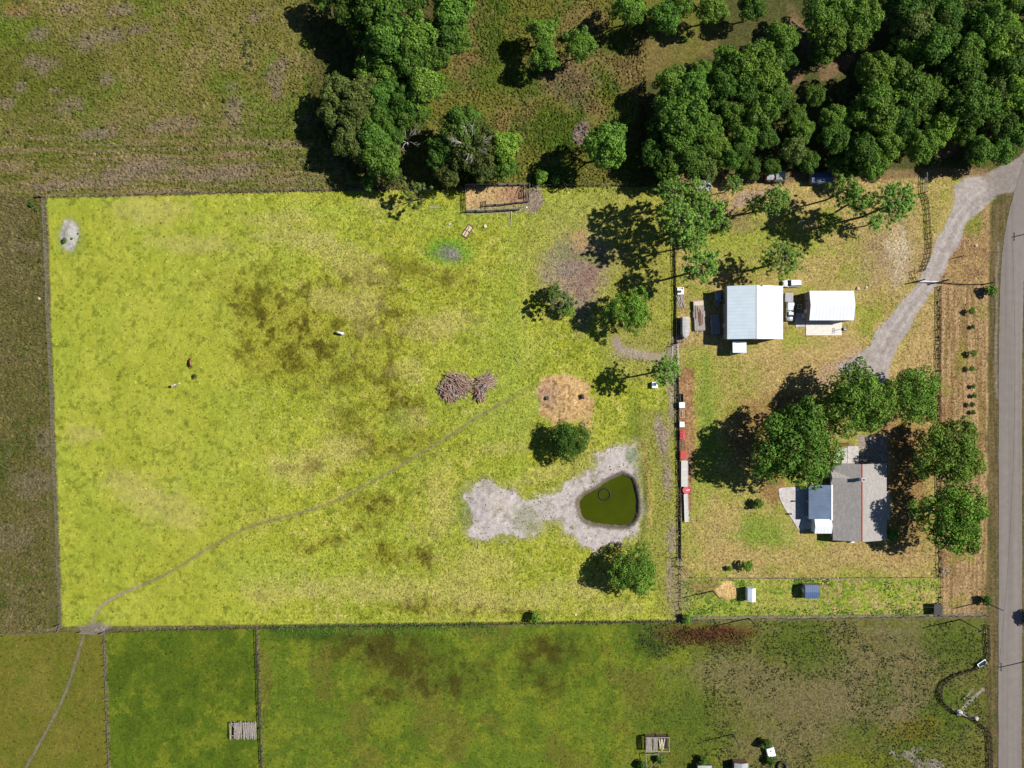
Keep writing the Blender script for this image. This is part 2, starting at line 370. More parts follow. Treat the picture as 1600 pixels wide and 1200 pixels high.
# --- main field
MF = [(74,306),(1056,291),(1062,968),(97,979)]
mf = poly(MF, 1.2, 1.5)
lay(mf, (173,178,62))
lay(mf*sm(.42, .60, fbm(PX, PY, 55, 45, 4, .55)), (182,185,72), .6)
lay(mf*sm(.50, .66, fbm(PX, PY, 90, 41, 5, .6)), (162,176,62), .6)
lay(mf*sm(.55, .68, fbm(PX, PY, 80, 42, 5, .6))*sm(250, 520, PX), (190,180,96), .4)
lay(mf*sm(.54, .66, n_mid2), (160,166,52), .55)
lay(mf*sm(.60, .68, fbm(PX, PY, 15, 43, 4, .6)), (146,156,50), .5)
lay(mf*sm(.62, .70, fbm(PX, PY, 8, 46, 3, .6)), (118,130,40), .65); lay(mf*sm(480, 700, PX)*sm(.56, .68, fbm(PX, PY, 7, 48, 3, .7)), (128,142,44), .55)
lay(mf*sm(.62, .72, fbm(PX, PY, 10, 44, 4, .6))*sm(300, 520, PX), (206,196,112), .5)
dk = np.zeros(N)
for (a, b, c, d, r, k) in ((390,465,60,24,20,.8),(450,505,75,55,30,.9),(430,560,60,30,0,.7),(500,590,50,24,0,.6),(590,490,40,40,0,.6),(470,560,50,22,0,.8),(560,450,50,34,0,.6),(530,500,60,50,0,.6),(560,560,60,30,30,.6),(620,635,40,26,20,.9),(650,690,20,34,-20,.9),(600,700,60,20,10,.6),(590,790,36,18,0,.8),(500,850,30,10,-20,.9),(600,865,40,20,0,.8),(660,870,20,18,0,.95),(485,728,16,9,-20,.9),(527,742,9,8,0,.95),(450,735,14,8,0,.8),(580,820,30,14,0,.6),(700,440,40,20,0,.5),(640,520,40,26,0,.5),(560,650,40,24,0,.4),(690,945,70,12,0,.8),(780,955,60,8,0,.7),(390,430,30,12,0,.5),(640,420,60,14,0,.4),(590,600,36,20,0,.6)):
    dk = np.maximum(dk, blob(a, b, c, d, r, .55, .95, int(a+b) % 9, 18)*k)
lay(dk*mf, (146,138,44), .55)
n_clot = fbm(PX, PY, 17, 47, 5, .66)
lay(dk*mf*sm(.46, .58, n_clot), (96,88,24), .85); lay(dk*mf*sm(.56, .64, n_clot), (74,70,20), .6)
for (a, b, c, d, r) in ((540,405,60,22,20),(470,370,60,16,5),(600,320,30,14,0),(440,340,60,10,0),(520,470,40,18,20),(570,480,26,40,0),(670,510,40,20,0),(720,500,30,20,0),(300,380,60,14,0),(230,330,60,20,0),(460,730,44,26,0),(540,700,34,22,0),(130,680,26,16,0),(200,760,40,22,30),(260,790,50,30,20),(690,800,22,50,0),(760,880,60,20,0),(700,920,80,22,0),(560,920,80,18,0),(900,920,70,16,0),(800,940,80,14,0),(960,950,60,10,0),(440,920,60,22,0),(850,740,60,14,-20),(930,740,40,10,-20),(780,700,40,8,0),(640,580,26,18,0),(650,655,22,16,0)):
    lay(blob(a, b, c, d, r, .6, .9, int(a) % 9, 16)*mf, (196,182,112), .42)
for (a, b, c, d, r) in ((800,470,16,200,0),(790,560,60,60,0),(780,640,80,40,0),(700,340,70,20,0),(540,330,60,12,0),(620,660,22,26,0),(420,890,80,26,0),(660,720,30,24,0),(790,660,50,30,0),(880,330,40,24,0)):
    lay(blob(a, b, c, d, r, .6, .8, int(b) % 9, 20)*mf, (160,176,68), .5)
lay(line([(820,430),(826,560)], 1.2, 1.5)*mf, (204,196,100), .5); lay(line([(812,420),(818,560)], 1, 1.5)*mf, (204,196,100), .4)
# grassy ash patch, sand pit
lay(blob(700, 393, 34, 22, 0, .5, .5, 2)*mf, (118,162,50), .9); lay(blob(703, 396, 20, 12, 15, .5, .8, 3, 6), (130,130,108), .9)
lay(blob(708, 398, 8, 5, 15, .5, .8, 3, 4), (150,148,140), .8)
lay(blob(109, 369, 19, 29, 0, .35, .35, 2, 9)*mf, (150,160,90), .8); sand1 = blob(108, 367, 14.5, 23, 0, .14, .3, 1, 8); lay(sand1, (196,192,184), .98)
lay(sand1*sm(.52, .62, n_fine2), (150,146,138), .7)
# east part of the field: duller, browner
lay(blob(930, 370, 110, 90, 0, .5, .5, 1)*mf, (166,164,84), .75)
lay(blob(900, 410, 50, 50, 0, .6, .8, 2), (168,152,116), .8)
lay(blob(900, 425, 36, 42, 20, .6, 1.2, 4, 12), (160,138,120), .85); lay(blob(918, 428, 18, 32, 14, .6, 1.2, 5, 8), (156,126,114), .8); lay(blob(888, 420, 24, 12, -20, .6, 1.2, 7, 8), (150,136,122), .7); lay(blob(910,448,6,34,12,.6,1.,5,8), (140,112,100), .6)
lay(blob(875, 398, 24, 12, -20, .6, 1.2, 6, 10), (138,142,96), .7); lay(blob(925, 402, 20, 10, 0, .6, 1.2, 3, 8), (136,148,70), .6); lay(blob(907, 375, 12, 16, 0, .5, .7, 6), (190,158,112), .8)
lay(blob(912, 480, 14, 34, 8, .6, .6, 6), (160,138,124), .7)
lay(blob(1010, 430, 50, 130, 0, .5, .4, 3)*mf, (156,152,72), .65)
lay(blob(1000, 545, 60, 50, 0, .5, .6, 3)*mf, (160,156,84), .5)
lay(poly([(985,640),(1058,640),(1062,968),(1040,968),(1000,860),(1000,760),(990,700)], 8, 16)*mf, (150,150,72), .85)
lay(blob(990, 655, 10, 40, 0, .6, .5, 2)*mf, (120,142,46), .6)
for (a, b, c, d) in ((1036,690,9,30),(1043,745,7,34),(1050,840,8,24),(1030,670,8,20),(1048,900,6,30),(1050,600,8,60)): lay(blob(a, b, c, d, 0, .5, .8, 3, 8)*mf, (164,146,128), .8)
lay(line(smooth([(1007,690),(1013,740),(1018,780),(1014,820)], 4), 3, 3, 8)*mf, (176,152,84), .7)
lay(line(smooth([(998,660),(1002,720),(1006,800),(1002,850),(985,870)], 4), 4, 4, 10)*mf, (116,130,44), .6)
# paths
TRAIL = smooth([(835,603),(800,622),(745,652),(700,682),(650,712),(600,742),(548,770),(500,792),(465,802),(420,814),(380,828),(340,848),(300,872),(265,894),(220,915),(185,930),(160,945),(147,965),(139,985),(131,992),(120,1030),(105,1075),(85,1120),(60,1165),(38,1205),(10,1260)], 4)
trail = line(TRAIL, 1.5, 1.1, 2.5); lay(line(TRAIL, 4, 3, 4), (138,136,62), .45); lay(trail*sm(835, 770, PX)*(.6+.4*sm(.35, .55, n_fine)), (142,128,104), .8)
tl2 = line([p for p in TRAIL if p[0] < 225 or p[1] > 930], 1.6, 1.2, 2); lay(tl2, (168,156,138), .85)
lay(line(smooth([(165,975),(200,955),(240,925),(300,900)], 4), 1, 2, 4)*mf, (176,170,90), .4)
# pale bank round the pond and the spoil heap
BANK = smooth([(733,755),(770,752),(795,770),(812,780),(838,783),(855,770),(880,758),(905,745),(925,728),(945,712),(975,697),(992,690),(1000,702),(1000,735),(1004,770),(1003,820),(990,838),(955,848),(920,850),(890,832),(865,815),(850,825),(830,835),(785,840),(745,838),(725,826),(735,815),(728,790),(722,768),(733,755)], 3)
bank = sm(3, -3, sdpoly(PX+wx*34+(n_fine2-.5)*16, PY+wy*34+(n_fine-.5)*14, BANK))
lay(blob(735, 790, 18, 34, 0, .5, .6, 1), (122,146,74), .8)
lay(sm(16, 0, sdpoly(PX+wx*30, PY+wy*30, BANK)), (166,160,108), .7); lay(bank, (207,196,192), .97)
lay(bank*sm(.54, .64, n_mid2*.5+n_fine*.5), (160,150,124), .8); lay(bank*blob(850, 825, 26, 12, 0, .5, .6, 2), (160,158,100), .8)
lay(bank*blob(765, 775, 26, 18, 0, .5, .6, 2), (198,188,182), .7); lay(bank*blob(820, 810, 22, 22, 0, .5, .9, 2, 8), (150,152,118), .6)
lay(bank*blob(1000, 740, 10, 60, 0, .5, .9, 3, 8), (140,142,112), .8); lay(bank*blob(990,712,12,14,0,.5,.9,2,6), (120,140,90), .7)
sdp = np.full(N, 99.); q = (np.abs(PX-950) < 90) & (np.abs(PY-785) < 90); sdp[q] = sdpoly(PX[q], PY[q], POND)+(n_fine2[q]-.5)*5
lay(sm(5.5, 2.2, sdp), (96,88,70), .85); lay(sm(9, 5, sdp)*sm(.45, .6, n_fine2), (120,108,92), .8)
# mulch mound ground
mul = blob(880, 622, 44, 38, 15, .12, .35, 3, 16); mul = np.maximum(mul, blob(915, 650, 10, 24, 0, .4, .8, 3, 12)*.8)
lay(mul, (216,180,126), .97); lay(mul*sm(.5, .62, n_fine2), (194,154,104), .6); lay(mul*blob(855, 615, 20, 20, 0, .5, .8, 2, 8), (204,166,138), .7); lay(mul*sm(.60, .66, fbm(PX, PY, 4, 49, 2, .6)), (140,104,72), .7)
mul2 = blob(1137, 922, 18, 14, 20, .12, .4, 3, 10)
# --- yard
YD = [(1056,291),(1546,273),(1541,962),(1062,968)]
yd = poly(YD, 1.2, 1.5)
lay(yd, (176,160,92)); lay(yd*sm(.46, .6, n_mid*.5+n_fine*.5), (192,170,108), .7); lay(yd*sm(.52, .64, n_mid2), (152,158,62), .8)
lay(yd*sm(.56, .68, n_big*.4+n_mid*.6), (164,138,92), .6)
for (a, b, c, d, r, k) in ((1180,370,70,30,0,.9),(1100,385,30,20,0,.8),(1250,385,50,20,0,.8),(1110,620,24,60,0,.9),(1090,560,26,20,0,.8),(1100,720,20,90,0,.85),(1140,760,30,40,0,.7),(1190,830,44,40,0,.8),(1090,800,20,50,0,.8),(1150,560,30,20,0,.6),(1270,535,26,8,0,.6),(1120,850,60,40,0,.5),(1300,870,90,24,0,.3),(1130,400,40,20,0,.7)):
    lay(yd*blob(a, b, c, d, r, .6, .8, int(a) % 7, 18), (156,164,66), k*.85)
for (a, b, c, d, r, k) in ((1180,830,34,24,0,.8),(1102,640,8,90,0,.7),(1225,840,20,22,0,.5),(1112,690,8,60,0,.6)):
    lay(yd*blob(a, b, c, d, r, .6, .8, int(a) % 7, 14), (124,150,56), k*.8)
for (a, b, c, d, r, k) in ((1400,390,50,60,0,.7),(1380,330,60,30,0,.6),(1230,600,50,30,0,.6),(1200,560,50,20,0,.6),(1300,570,60,30,0,.7),(1120,830,40,50,0,.6),(1180,870,60,16,0,.6),(1360,870,90,20,0,.7),(1130,480,20,60,0,.6),(1100,520,30,16,0,.7),(1400,860,60,20,0,.7),(1445,540,22,70,0,.9),(1420,580,40,30,0,.9),(1330,545,40,24,0,.7),(1150,300,40,16,0,.9),(1200,290,30,14,0,.9),(1370,290,60,14,0,.9),(1130,320,16,14,0,.7)):
    lay(yd*blob(a, b, c, d, r, .6, .8, int(b) % 7, 18), (190,162,108), k)
lay(blob(1390, 400, 44, 44, 0, .7, .9, 2, 14)*yd, (170,148,110), .8); lay(blob(1404, 388, 16, 30, 0, .6, 1., 2, 8), (206,190,156), .85); lay(blob(1402, 430, 12, 18, 0, .6, 1., 2, 8), (196,176,146), .7)
lay(poly([(1150,305),(1215,290),(1215,300),(1140,330)], 3, 8), (176,150,128), .9)
lay(blob(1142, 345, 40, 16, 0, .5, .8, 2)*yd, (150,120,96), .5)
# mulch strip beside the fence
strip = poly([(1062,575),(1082,575),(1086,700),(1080,800),(1064,800)], 3, 8); lay(strip, (176,132,96), .85); lay(strip*sm(.5, .6, n_fine), (150,104,76), .6)
lay(line([(1070,560),(1076,640),(1078,720)], 1, 1), (196,160,120), .5)
# east strip between fence and road
es = poly([(1466,440),(1546,440),(1541,962),(1470,962)], 3, 4)
lay(es, (168,138,98), .95); lay(es*sm(.5, .6, vstreak), (190,158,116), .75); lay(es*sm(.48, .4, vstreak), (134,112,62), .6); lay(es*sm(.6, .72, n_mid2), (150,144,64), .6)
ne = poly([(1500,300),(1546,300),(1546,440),(1462,440)], 3, 8); lay(ne, (176,146,100), .9); lay(ne*sm(.48, .58, n_fine), (150,116,84), .7); lay(blob(1520, 350, 18, 14, -30, .5, .6, 2), (130,138,52), .8)
# under the oaks: leaf litter, its brown darkened to stand in for tree shadow
for (a, b, c, d) in ((1420,760,36,110),(1230,640,40,30),(1180,680,40,50),(1400,690,40,26),(1440,640,40,20),(1210,760,20,24)): lay(blob(a, b, c, d, 0, .5, .6, 2)*yd, (150,114,74), .75)
# southern strip of the yard (hen run)
hr = poly([(1064,904),(1467,904),(1468,962),(1064,966)], 2, 3)
lay(hr, (158,170,66)); lay(hr*sm(.5, .62, n_mid), (176,170,84), .7); lay(hr*sm(.5, .6, n_fine)*blob(1370, 935, 110, 34, 0, .4, .6, 1), (188,164,110), .85)
lay(hr*sm(.54, .62, n_fine2*.6+n_mid2*.4), (92,122,36), .75)
lay(blob(1100, 918, 30, 12, 0, .5, .8, 1)*hr, (150,124,84), .7); lay(mul2, (222,186,128), .97)
lay(blob(1062, 930, 14, 40, 0, .5, .7, 3), (150,134,112), .5)
# corral
cor = poly([(728,290),(822,290),(826,318),(728,330)], 2, 3); lay(cor, (204,172,122)); lay(cor*blob(805, 306, 24, 16, 0, .5, .8, 1), (176,134,108), .8)
cor2 = blob(834, 310, 16, 20, 0, .2, .5, 1, 8); lay(cor2, (160,142,126), .95); lay(poly([(728,326),(826,320),(812,333),(728,336)], 1.5, 4), (164,156,120), .8)
# track to the inner gate
TRK = smooth([(962,530),(968,543),(985,550),(1010,553),(1035,556),(1052,546),(1058,530)], 4)
trk = line(TRK, 5.5, 3, 10); lay(line(TRK, 12, 8, 12)*mf, (158,150,96), .6); lay(trk, (174,156,142), .92)
trk2 = line(smooth([(960,553),(1000,560),(1030,566),(1045,570)], 3), 3, 3, 8); lay(trk2, (170,154,128), .6)
# driveway
DRV = [(1545,282),(1500,330),(1470,400),(1450,440),(1425,490),(1400,530),(1375,560),(1350,580)]
dw = sm(2.2, -2.2, sdpoly(PX+wx*9+(n_fine2-.5)*3, PY+wy*7, [(1490,291),(1505,278),(1550,268),(1586,250),(1640,200),(1640,240),(1600,285),(1583,300),(1560,305),(1548,316),(1530,330),(1508,352),(1496,385),(1480,412),(1466,442),(1450,466),(1432,490),(1415,520),(1400,548),(1390,575),(1384,600),(1340,600),(1322,590),(1305,572),(1326,562),(1345,552),(1362,540),(1370,520),(1388,498),(1405,475),(1425,452),(1440,430),(1452,400),(1464,375),(1478,345),(1490,320)]))
lay(sm(14, 0, sdpoly(PX+wx*20, PY+wy*20, [(1384,600),(1280,605),(1290,575),(1340,550)])), (186,158,126), .8)
lay(dw, (186,176,170), .97)
dwc = sdline(PX, PY, smooth([(1560,285),(1520,318),(1494,352),(1474,395),(1452,440),(1424,480),(1400,515),(1378,555),(1368,600)], 4))+wx*5
lay(dw*sm(3.4, 1.2, np.abs(dwc-0)), (170,158,150), .7); lay(dw*sm(2.2, .4, np.abs(dwc-7)), (204,196,190), .6); lay(dw*sm(.55, .66, fbm(PX-PY*.3, PY, 10, 51, 4, .6)), (164,152,146), .6)
lay(dw*sm(1530, 1560, PX), (150,140,132), .85)
gr = poly([(1340,680),(1385,680),(1390,730),(1342,726)], 3, 6); lay(gr, (172,158,148), .9)
# --- south west paddocks
sw = poly([(-900,988),(160,988),(170,1200),(200,2400),(-900,2400)], 1.5, 2); lay(sw, (116,114,42)); lay(sw*sm(.48, .6, n_mid), (126,120,50), .7); lay(sw*sm(.52, .62, n_mid2), (104,114,34), .6)
gp = poly([(164,984),(402,978),(410,1200),(430,2400),(200,2400),(170,1200)], 1.5, 2)
lay(gp, (94,114,28)); lay(gp*sm(.48, .6, fbm(PX, PY, 24, 61, 5, .65)), (120,130,36), .9); lay(gp*sm(.50, .6, fbm(PX, PY, 30, 64, 5, .66)), (76,98,24), .7)
lay(blob(280, 1040, 110, 40, 0, .7, .6, 1)*gp, (78,98,24), .5)
sp = poly([(404,976),(1541,965),(1545,2400),(430,2400),(410,1200)], 1.5, 2)
lay(sp, (106,124,36)); lay(sp*sm(.46, .58, fbm(PX, PY, 30, 62, 5, .66)), (124,134,38), .85); lay(sp*sm(.51, .61, fbm(PX, PY, 24, 65, 5, .66)), (88,110,30), .7); lay(sp*sm(.56, .64, fbm(PX, PY, 50, 66, 5, .6)), (112,108,44), .6)
for (a, b, c, d) in ((620,1020,60,30),(680,1050,70,26),(600,1080,30,20),(860,1040,40,40),(870,1010,60,16),(720,1075,50,14),(540,1020,50,14),(560,1000,90,10)): lay(blob(a, b, c, d, 0, .7, .9, 2, 20)*sp*(.35+.65*sm(.42, .58, n_clot)), (74,70,24), .75)
for (a, b, c, d) in ((480,990,60,10),(1010,985,30,26),(1020,1010,30,14)): lay(blob(a, b, c, d, 0, .5, .9, 2, 8)*sp, (56,84,26), .7)
lay(sm(960, 1200, PX+wx*120+(n_mid-.5)*260)*sp, (112,110,54), .8)
for (a, b, c, d, r, k) in ((1380,1040,90,60,0,.9),(1250,1090,90,50,0,.8),(1160,1060,70,40,0,.6),(1330,1110,100,30,0,.8),(1410,1100,26,40,0,.8),(1230,1160,60,30,0,.6),(1120,1050,60,20,0,.5),(1200,1180,60,20,0,.5)):
    lay(blob(a, b, c, d, r, .6, .9, int(a) % 7, 18)*sp, (126,114,80), k*.8)
for (a, b, c, d, r, k) in ((1240,1000,50,36,0,.8),(1270,1030,40,26,0,.7),(1480,1000,50,30,0,.6),(1490,1010,40,34,0,.6),(1440,1150,80,30,-30,.8),(1480,1110,40,30,-40,.8),(1380,1080,26,26,0,.5),(1340,1140,30,20,0,.6),(1080,1150,60,40,0,.6),(1050,1110,50,30,0,.6)):
    lay(blob(a, b, c, d, r, .6, .9, int(b) % 7, 16)*sp, (88,106,34), k)
lay(blob(1340, 1190, 60, 12, 0, .3, .6, 1)*sp, (112,120,36), .9); lay(blob(1430, 1140, 40, 16, -10, .5, .9, 3, 10)*sp, (120,108,34), .7)
lay(blob(1098, 994, 62, 16, 4, .6, 1., 2, 10), (96,66,42), .85); lay(blob(1090, 990, 40, 8, 4, .4, .9, 4, 6), (84,54,36), .7); lay(blob(1140,985,40,8,0,.4,.9,3,8), (104,66,42), .7)
for (a, b, c, d, r) in ((1425,1185,18,7,30),(1460,1195,16,8,20),(1430,1172,8,5,0),(1396,1178,9,5,30),(1550,1160,10,40,0)): lay(blob(a, b, c, d, r, .3, .8, 3, 6)*sp, (150,142,128), .85)
lay(line([(1537,1078),(1520,1092),(1501,1113)], 2.6, 1.2, 3), (166,156,146), .9); lay(line([(1521,1078),(1507,1094)], 1.6, 1.2, 3), (150,140,124), .8); lay(line([(1478,1104),(1500,1114),(1526,1122)], 2.2, 1.5, 4), (140,130,116), .7)
# --- verges
ve = poly([(1546,330),(1560,306),(1584,300),(1700,230),(1700,2400),(1546,2400),(1542,962)], 3, 10)
lay(ve, (108,96,60)); lay(ve*sm(.5, .6, vstreak), (122,106,74), .6); lay(ve*sm(.55, .65, n_mid2), (86,92,40), .6); lay(ve*sm(.47,.4,vstreak), (84,78,44), .6)
lay(sm(1600, 1603, PX)*sm(300, 330, PY), (74,90,32), .8); lay(sm(1640, 1700, PX), (84,96,36), .9)
lay(line([(1559,380),(1557,440),(1556,620)], 2, 1.5, 5), (150,138,124), .7); lay(line([(1552,430),(1555,470),(1552,560)], 1.5, 1.5, 6), (78,72,52), .7)
SLAB = [(1497,1116),(1540,1076),(1534,1078),(1492,1113)]
# bare strips under the boundary fences
bare = (138,122,96)
for L_, k in (([(72,308),(500,297)], 1.), ([(500,297),(720,293)], .6), ([(72,308),(97,978)], .5), ([(0,989),(60,988),(97,981)], .8), ([(164,988),(172,1200)], .9), ([(402,980),(411,1200)], .8), ([(165,984),(402,979)], .6)):
    lay(line(L_, 1.8, 1.5, 6), bare, .75*k)
lay(line([(97,982),(820,975),(1062,971),(1541,965)], 2.2, 1.6, 4), (116,104,84), .55); lay(line([(1060,965),(1541,960)], 2.2, 1.2, 3), (120,112,104), .8)
lay(sm(.44, .5, n_fine)*line([(420,984),(600,980),(760,977)], 4, 3, 6), (48,84,28), .6); lay(blob(148, 982, 22, 9, 0, .4, .5, 2, 8), (142,130,122), .9)
lay(line([(1056,960),(1062,880),(1060,600)], 3, 2, 4), (150,136,112), .5)
lay(poly([(1040,270),(1545,262),(1545,276),(1040,292)], 2, 6), (150,122,88), .75)
# fine natural variation of the plants themselves
g = 1+(n_fine2-.5)[:, None]*.34+(fbm(PX, PY, 4, 71, 2)-.5)[:, None]*.25
tr3 = line(TRAIL, 1.7, 1.2, 2)*sm(975, 985, PY); lay(line(TRAIL, 5, 4, 4)*sm(975, 985, PY), (104,100,46), .4); lay(tr3, (136,126,112), .9)
C *= np.clip(g, .6, 1.5)
smoothm = np.clip(np.maximum.reduce([dw*.75, bank*.7, sand1*.4, trk*.5, mul*.1, np.zeros(N)]), 0, 1)
A = .85-.45*mf*sm(480, 260, PX+wx*120)-.15*mf-.40*gp-.30*sp*sm(1150, 900, PX)-.45*sw; A = np.minimum(A, 1-smoothm)
fw = poly([(560,-900),(2600,-900),(2600,285),(700,292),(560,250)], 10, 20)
def grid_mesh(name, sel, dz, x0, x1, y0, y1, kind='structure'):
    """mesh of the grid cells where sel (cell mask, ny-1 x nx-1) is set"""
    idx = np.arange(nx*ny).reshape(ny, nx)
    a = idx[:-1, :-1][sel]; b = idx[:-1, 1:][sel]; c = idx[1:, 1:][sel]; d = idx[1:, :-1][sel]
    q = np.stack([a, b, c, d], 1); used, inv = np.unique(q.ravel(), return_inverse=True)
    me = bpy.data.meshes.new(name); me.vertices.add(len(used)); me.vertices.foreach_set('co', np.stack([X[used], Y[used], Z[used]+dz], 1).astype(np.float32).ravel())
    nf = len(q); me.loops.add(nf*4); me.loops.foreach_set('vertex_index', inv.astype(np.int32).ravel())
    me.polygons.add(nf); me.polygons.foreach_set('loop_start', np.arange(0, nf*4, 4, dtype=np.int32)); me.polygons.foreach_set('loop_total', np.full(nf, 4, np.int32))
    me.update(); me.polygons.foreach_set('use_smooth', np.ones(nf, bool))
    at = me.color_attributes.new('Col', 'FLOAT_COLOR', 'POINT')
    at.data.foreach_set('color', np.concatenate([C[used], A[used][:, None]], 1).astype(np.float32).ravel())
    me.materials.append(M['ground']); o = bpy.data.objects.new(name, me); COL.objects.link(o)
    o['kind'] = kind; return o
def cells(mask, thr):
    m = mask.reshape(ny, nx); return (m[:-1, :-1]+m[1:, :-1]+m[:-1, 1:]+m[1:, 1:])/4 > thr
allc = np.ones((ny-1, nx-1), bool)
grid_mesh('ground', allc, 0, 0, 0, 0, 0)
grid_mesh('driveway', cells(dw*(PX < 1600), .5), .02, 0, 0, 0, 0)
grid_mesh('path', cells(np.maximum(trail*sm(840, 790, PX), tr3), .45), .012, 0, 0, 0, 0)
grid_mesh('farm_track', cells(trk, .5), .012, 0, 0, 0, 0)
grid_mesh('pond_bank', cells(bank*(sdp > 2), .5), .012, 0, 0, 0, 0)
grid_mesh('sand_patch', cells(sand1, .5), .012, 0, 0, 0, 0)
tag(grid_mesh('wood_chip_mound', cells(mul, .5), .015, 0, 0, 0, 0, 'stuff'), 'low mound of orange wood chips in the field between brush piles and pond', 'wood chips')
tag(grid_mesh('wood_chip_heap', cells(mul2, .5), .015, 0, 0, 0, 0, 'stuff'), 'pale wood chips spread beside the small white-roofed coop', 'wood chips')
def ground_col(px, py):
    x = (np.asarray(px)-800)*S; y = (600-np.asarray(py))*S
    i = np.clip(np.searchsorted(gx, x), 0, nx-1); j = np.clip(np.searchsorted(gy, y), 0, ny-1)
    return C[j*nx+i]
# water
wm = pm('pond_water', (.034,.044,.001), .12, .15, .2, .0, spec=.15, c2=(.028,.037,.001))
ctr = [(800+(x-800), y) for x, y in POND]
b = MB(); pts = [((x-950)*1.06+950, (y-785)*1.06+785) for x, y in POND]
b.v = [tuple(P(x, y).to_2d())+(-.62,) for x, y in pts]; b.f = [tuple(range(len(pts)))]
o = b.obj('water', wm); o['kind'] = 'structure'
t_ = thing('floating_ring', 'dark ring floating on the green pond', 'ring', P(945, 773, 0)+Vector((0,0,-.62)))
MB().torus((0,0,0), 1.5, .2).obj('ring_tube', pm('ring_pipe', (.012,.010,.006), .3, 3, .6, .1), t_, True)
# road
def ribbon(name, pts, wd, z, mat):
    pts = smooth([p for p in pts], 24); b = MB(); P3 = [Vector((*P(*p).to_2d(), z)) for p in pts]; K = 6
    vs = []; fs = []
    for i, p in enumerate(P3):
        d = (P3[min(i+1, len(P3)-1)]-P3[max(i-1, 0)]).normalized(); n = Vector((-d.y, d.x, 0))
        for k in range(K+1):
            u = k/K*2-1; e = wd/2*u*(1+.014*math.sin(i*1.7+k)+.012*math.sin(i*.61+2*k) if abs(u) == 1 else 1)
            vs.append(p+n*e+Vector((0,0,.06*(1-u*u))))
    for i in range(len(P3)-1):
        for k in range(K): fs.append((i*(K+1)+k, i*(K+1)+k+1, (i+1)*(K+1)+k+1, (i+1)*(K+1)+k))
    b.add(vs, fs); o = b.obj(name, mat, smooth_=True); o['kind'] = 'structure'; return o
def asphalt():
    m = pm('asphalt', alb((142,132,126)), .07, .5, .9, .15); t = m.node_tree; b = t.nodes['Principled BSDF']
    co = t.nodes.new('ShaderNodeTexCoord'); mp = t.nodes.new('ShaderNodeMapping'); mp.inputs['Scale'].default_value = (.9, .012, 1)
    n = t.nodes.new('ShaderNodeTexNoise'); n.inputs['Scale'].default_value = 1.0; n.inputs['Detail'].default_value = 4
    t.links.new(co.outputs['Object'], mp.inputs[0]); t.links.new(mp.outputs[0], n.inputs[0])
    r = t.nodes.new('ShaderNodeMapRange'); r.inputs[1].default_value = .3; r.inputs[2].default_value = .7; r.inputs[3].default_value = .86; r.inputs[4].default_value = 1.14; t.links.new(n.outputs[0], r.inputs[0])
    vm = t.nodes.new('ShaderNodeVectorMath'); vm.operation = 'SCALE'; src = b.inputs['Base Color'].links[0].from_socket
    t.links.new(src, vm.inputs[0]); t.links.new(r.outputs[0], vm.inputs['Scale']); t.links.new(vm.outputs[0], b.inputs['Base Color']); return m
ribbon('road', [(1578,6000),(1578,2000),(1578,1200),(1578.5,900),(1578.5,600),(1580,480),(1583,410),(1591,350),(1604,300),(1625,235),(1660,150),(1720,20),(1800,-140),(2300,-1100)], 36.5*S, .05, asphalt())

# ================================================================== TREES
def crown_mesh(name, lobes, per, size, seed, flat=1.0, shell=.25):
    """lobes: list of (centre, radius); per: leaf clumps per unit lobe area; leaf-sized rhombs over each lobe"""
    rs = np.random.RandomState(seed); V = []; Cc = []
    for (c, r) in lobes:
        n = max(20, int(per*r*r)); d = rs.normal(size=(n, 3)); d[:, 2] = np.abs(d[:, 2])*1.0-.35*(rs.rand(n) < .35)*np.abs(d[:, 2])*2; d /= np.linalg.norm(d, axis=1)[:, None]+1e-9
        bump = 1+.22*np.sin(d[:, 0]*7+c[0]*20)*np.sin(d[:, 1]*8+c[1]*20)*np.cos(d[:, 2]*6)
        rad = r*bump*(1-shell*rs.rand(n)**1.5); p = np.array(c)+d*rad[:, None]*np.array([1, 1, flat])
        nrm = d+rs.normal(size=(n, 3))*.45; nrm /= np.linalg.norm(nrm, axis=1)[:, None]
        a = np.cross(nrm, rs.normal(size=(n, 3))); a /= np.linalg.norm(a, axis=1)[:, None]+1e-9; bb = np.cross(nrm, a)
        s = size*(.6+.8*rs.rand(n))[:, None]; e = ((.45 if 'pine' not in name else .22)+(.4 if 'pine' not in name else .2)*rs.rand(n))[:, None]
        V.append(np.stack([p+a*s, p+bb*s*e, p-a*s, p-bb*s*e], 1).reshape(-1, 3))
        lc = (.82+.36*rs.rand())*(.75+.5*rs.rand(n)); yel = .9+.35*rs.rand(n)
        Cc.append(np.stack([lc*yel, lc, lc*(.8+.4*rs.rand(n)), np.ones(n)], 1))
    V = np.concatenate(V).astype(np.float32); Cc = np.concatenate(Cc).astype(np.float32); nf = len(V)//4
    me = bpy.data.meshes.new(name); me.vertices.add(len(V)); me.vertices.foreach_set('co', V.ravel()); me.loops.add(nf*4); me.loops.foreach_set('vertex_index', np.arange(nf*4, dtype=np.int32))
    me.polygons.add(nf); me.polygons.foreach_set('loop_start', np.arange(0, nf*4, 4, dtype=np.int32)); me.polygons.foreach_set('loop_total', np.full(nf, 4, np.int32)); me.update()
    at = me.color_attributes.new('Col', 'FLOAT_COLOR', 'POINT'); at.data.foreach_set('color', np.repeat(Cc, 4, 0).ravel())
    me.materials.append(M['leaf_mid']); return me
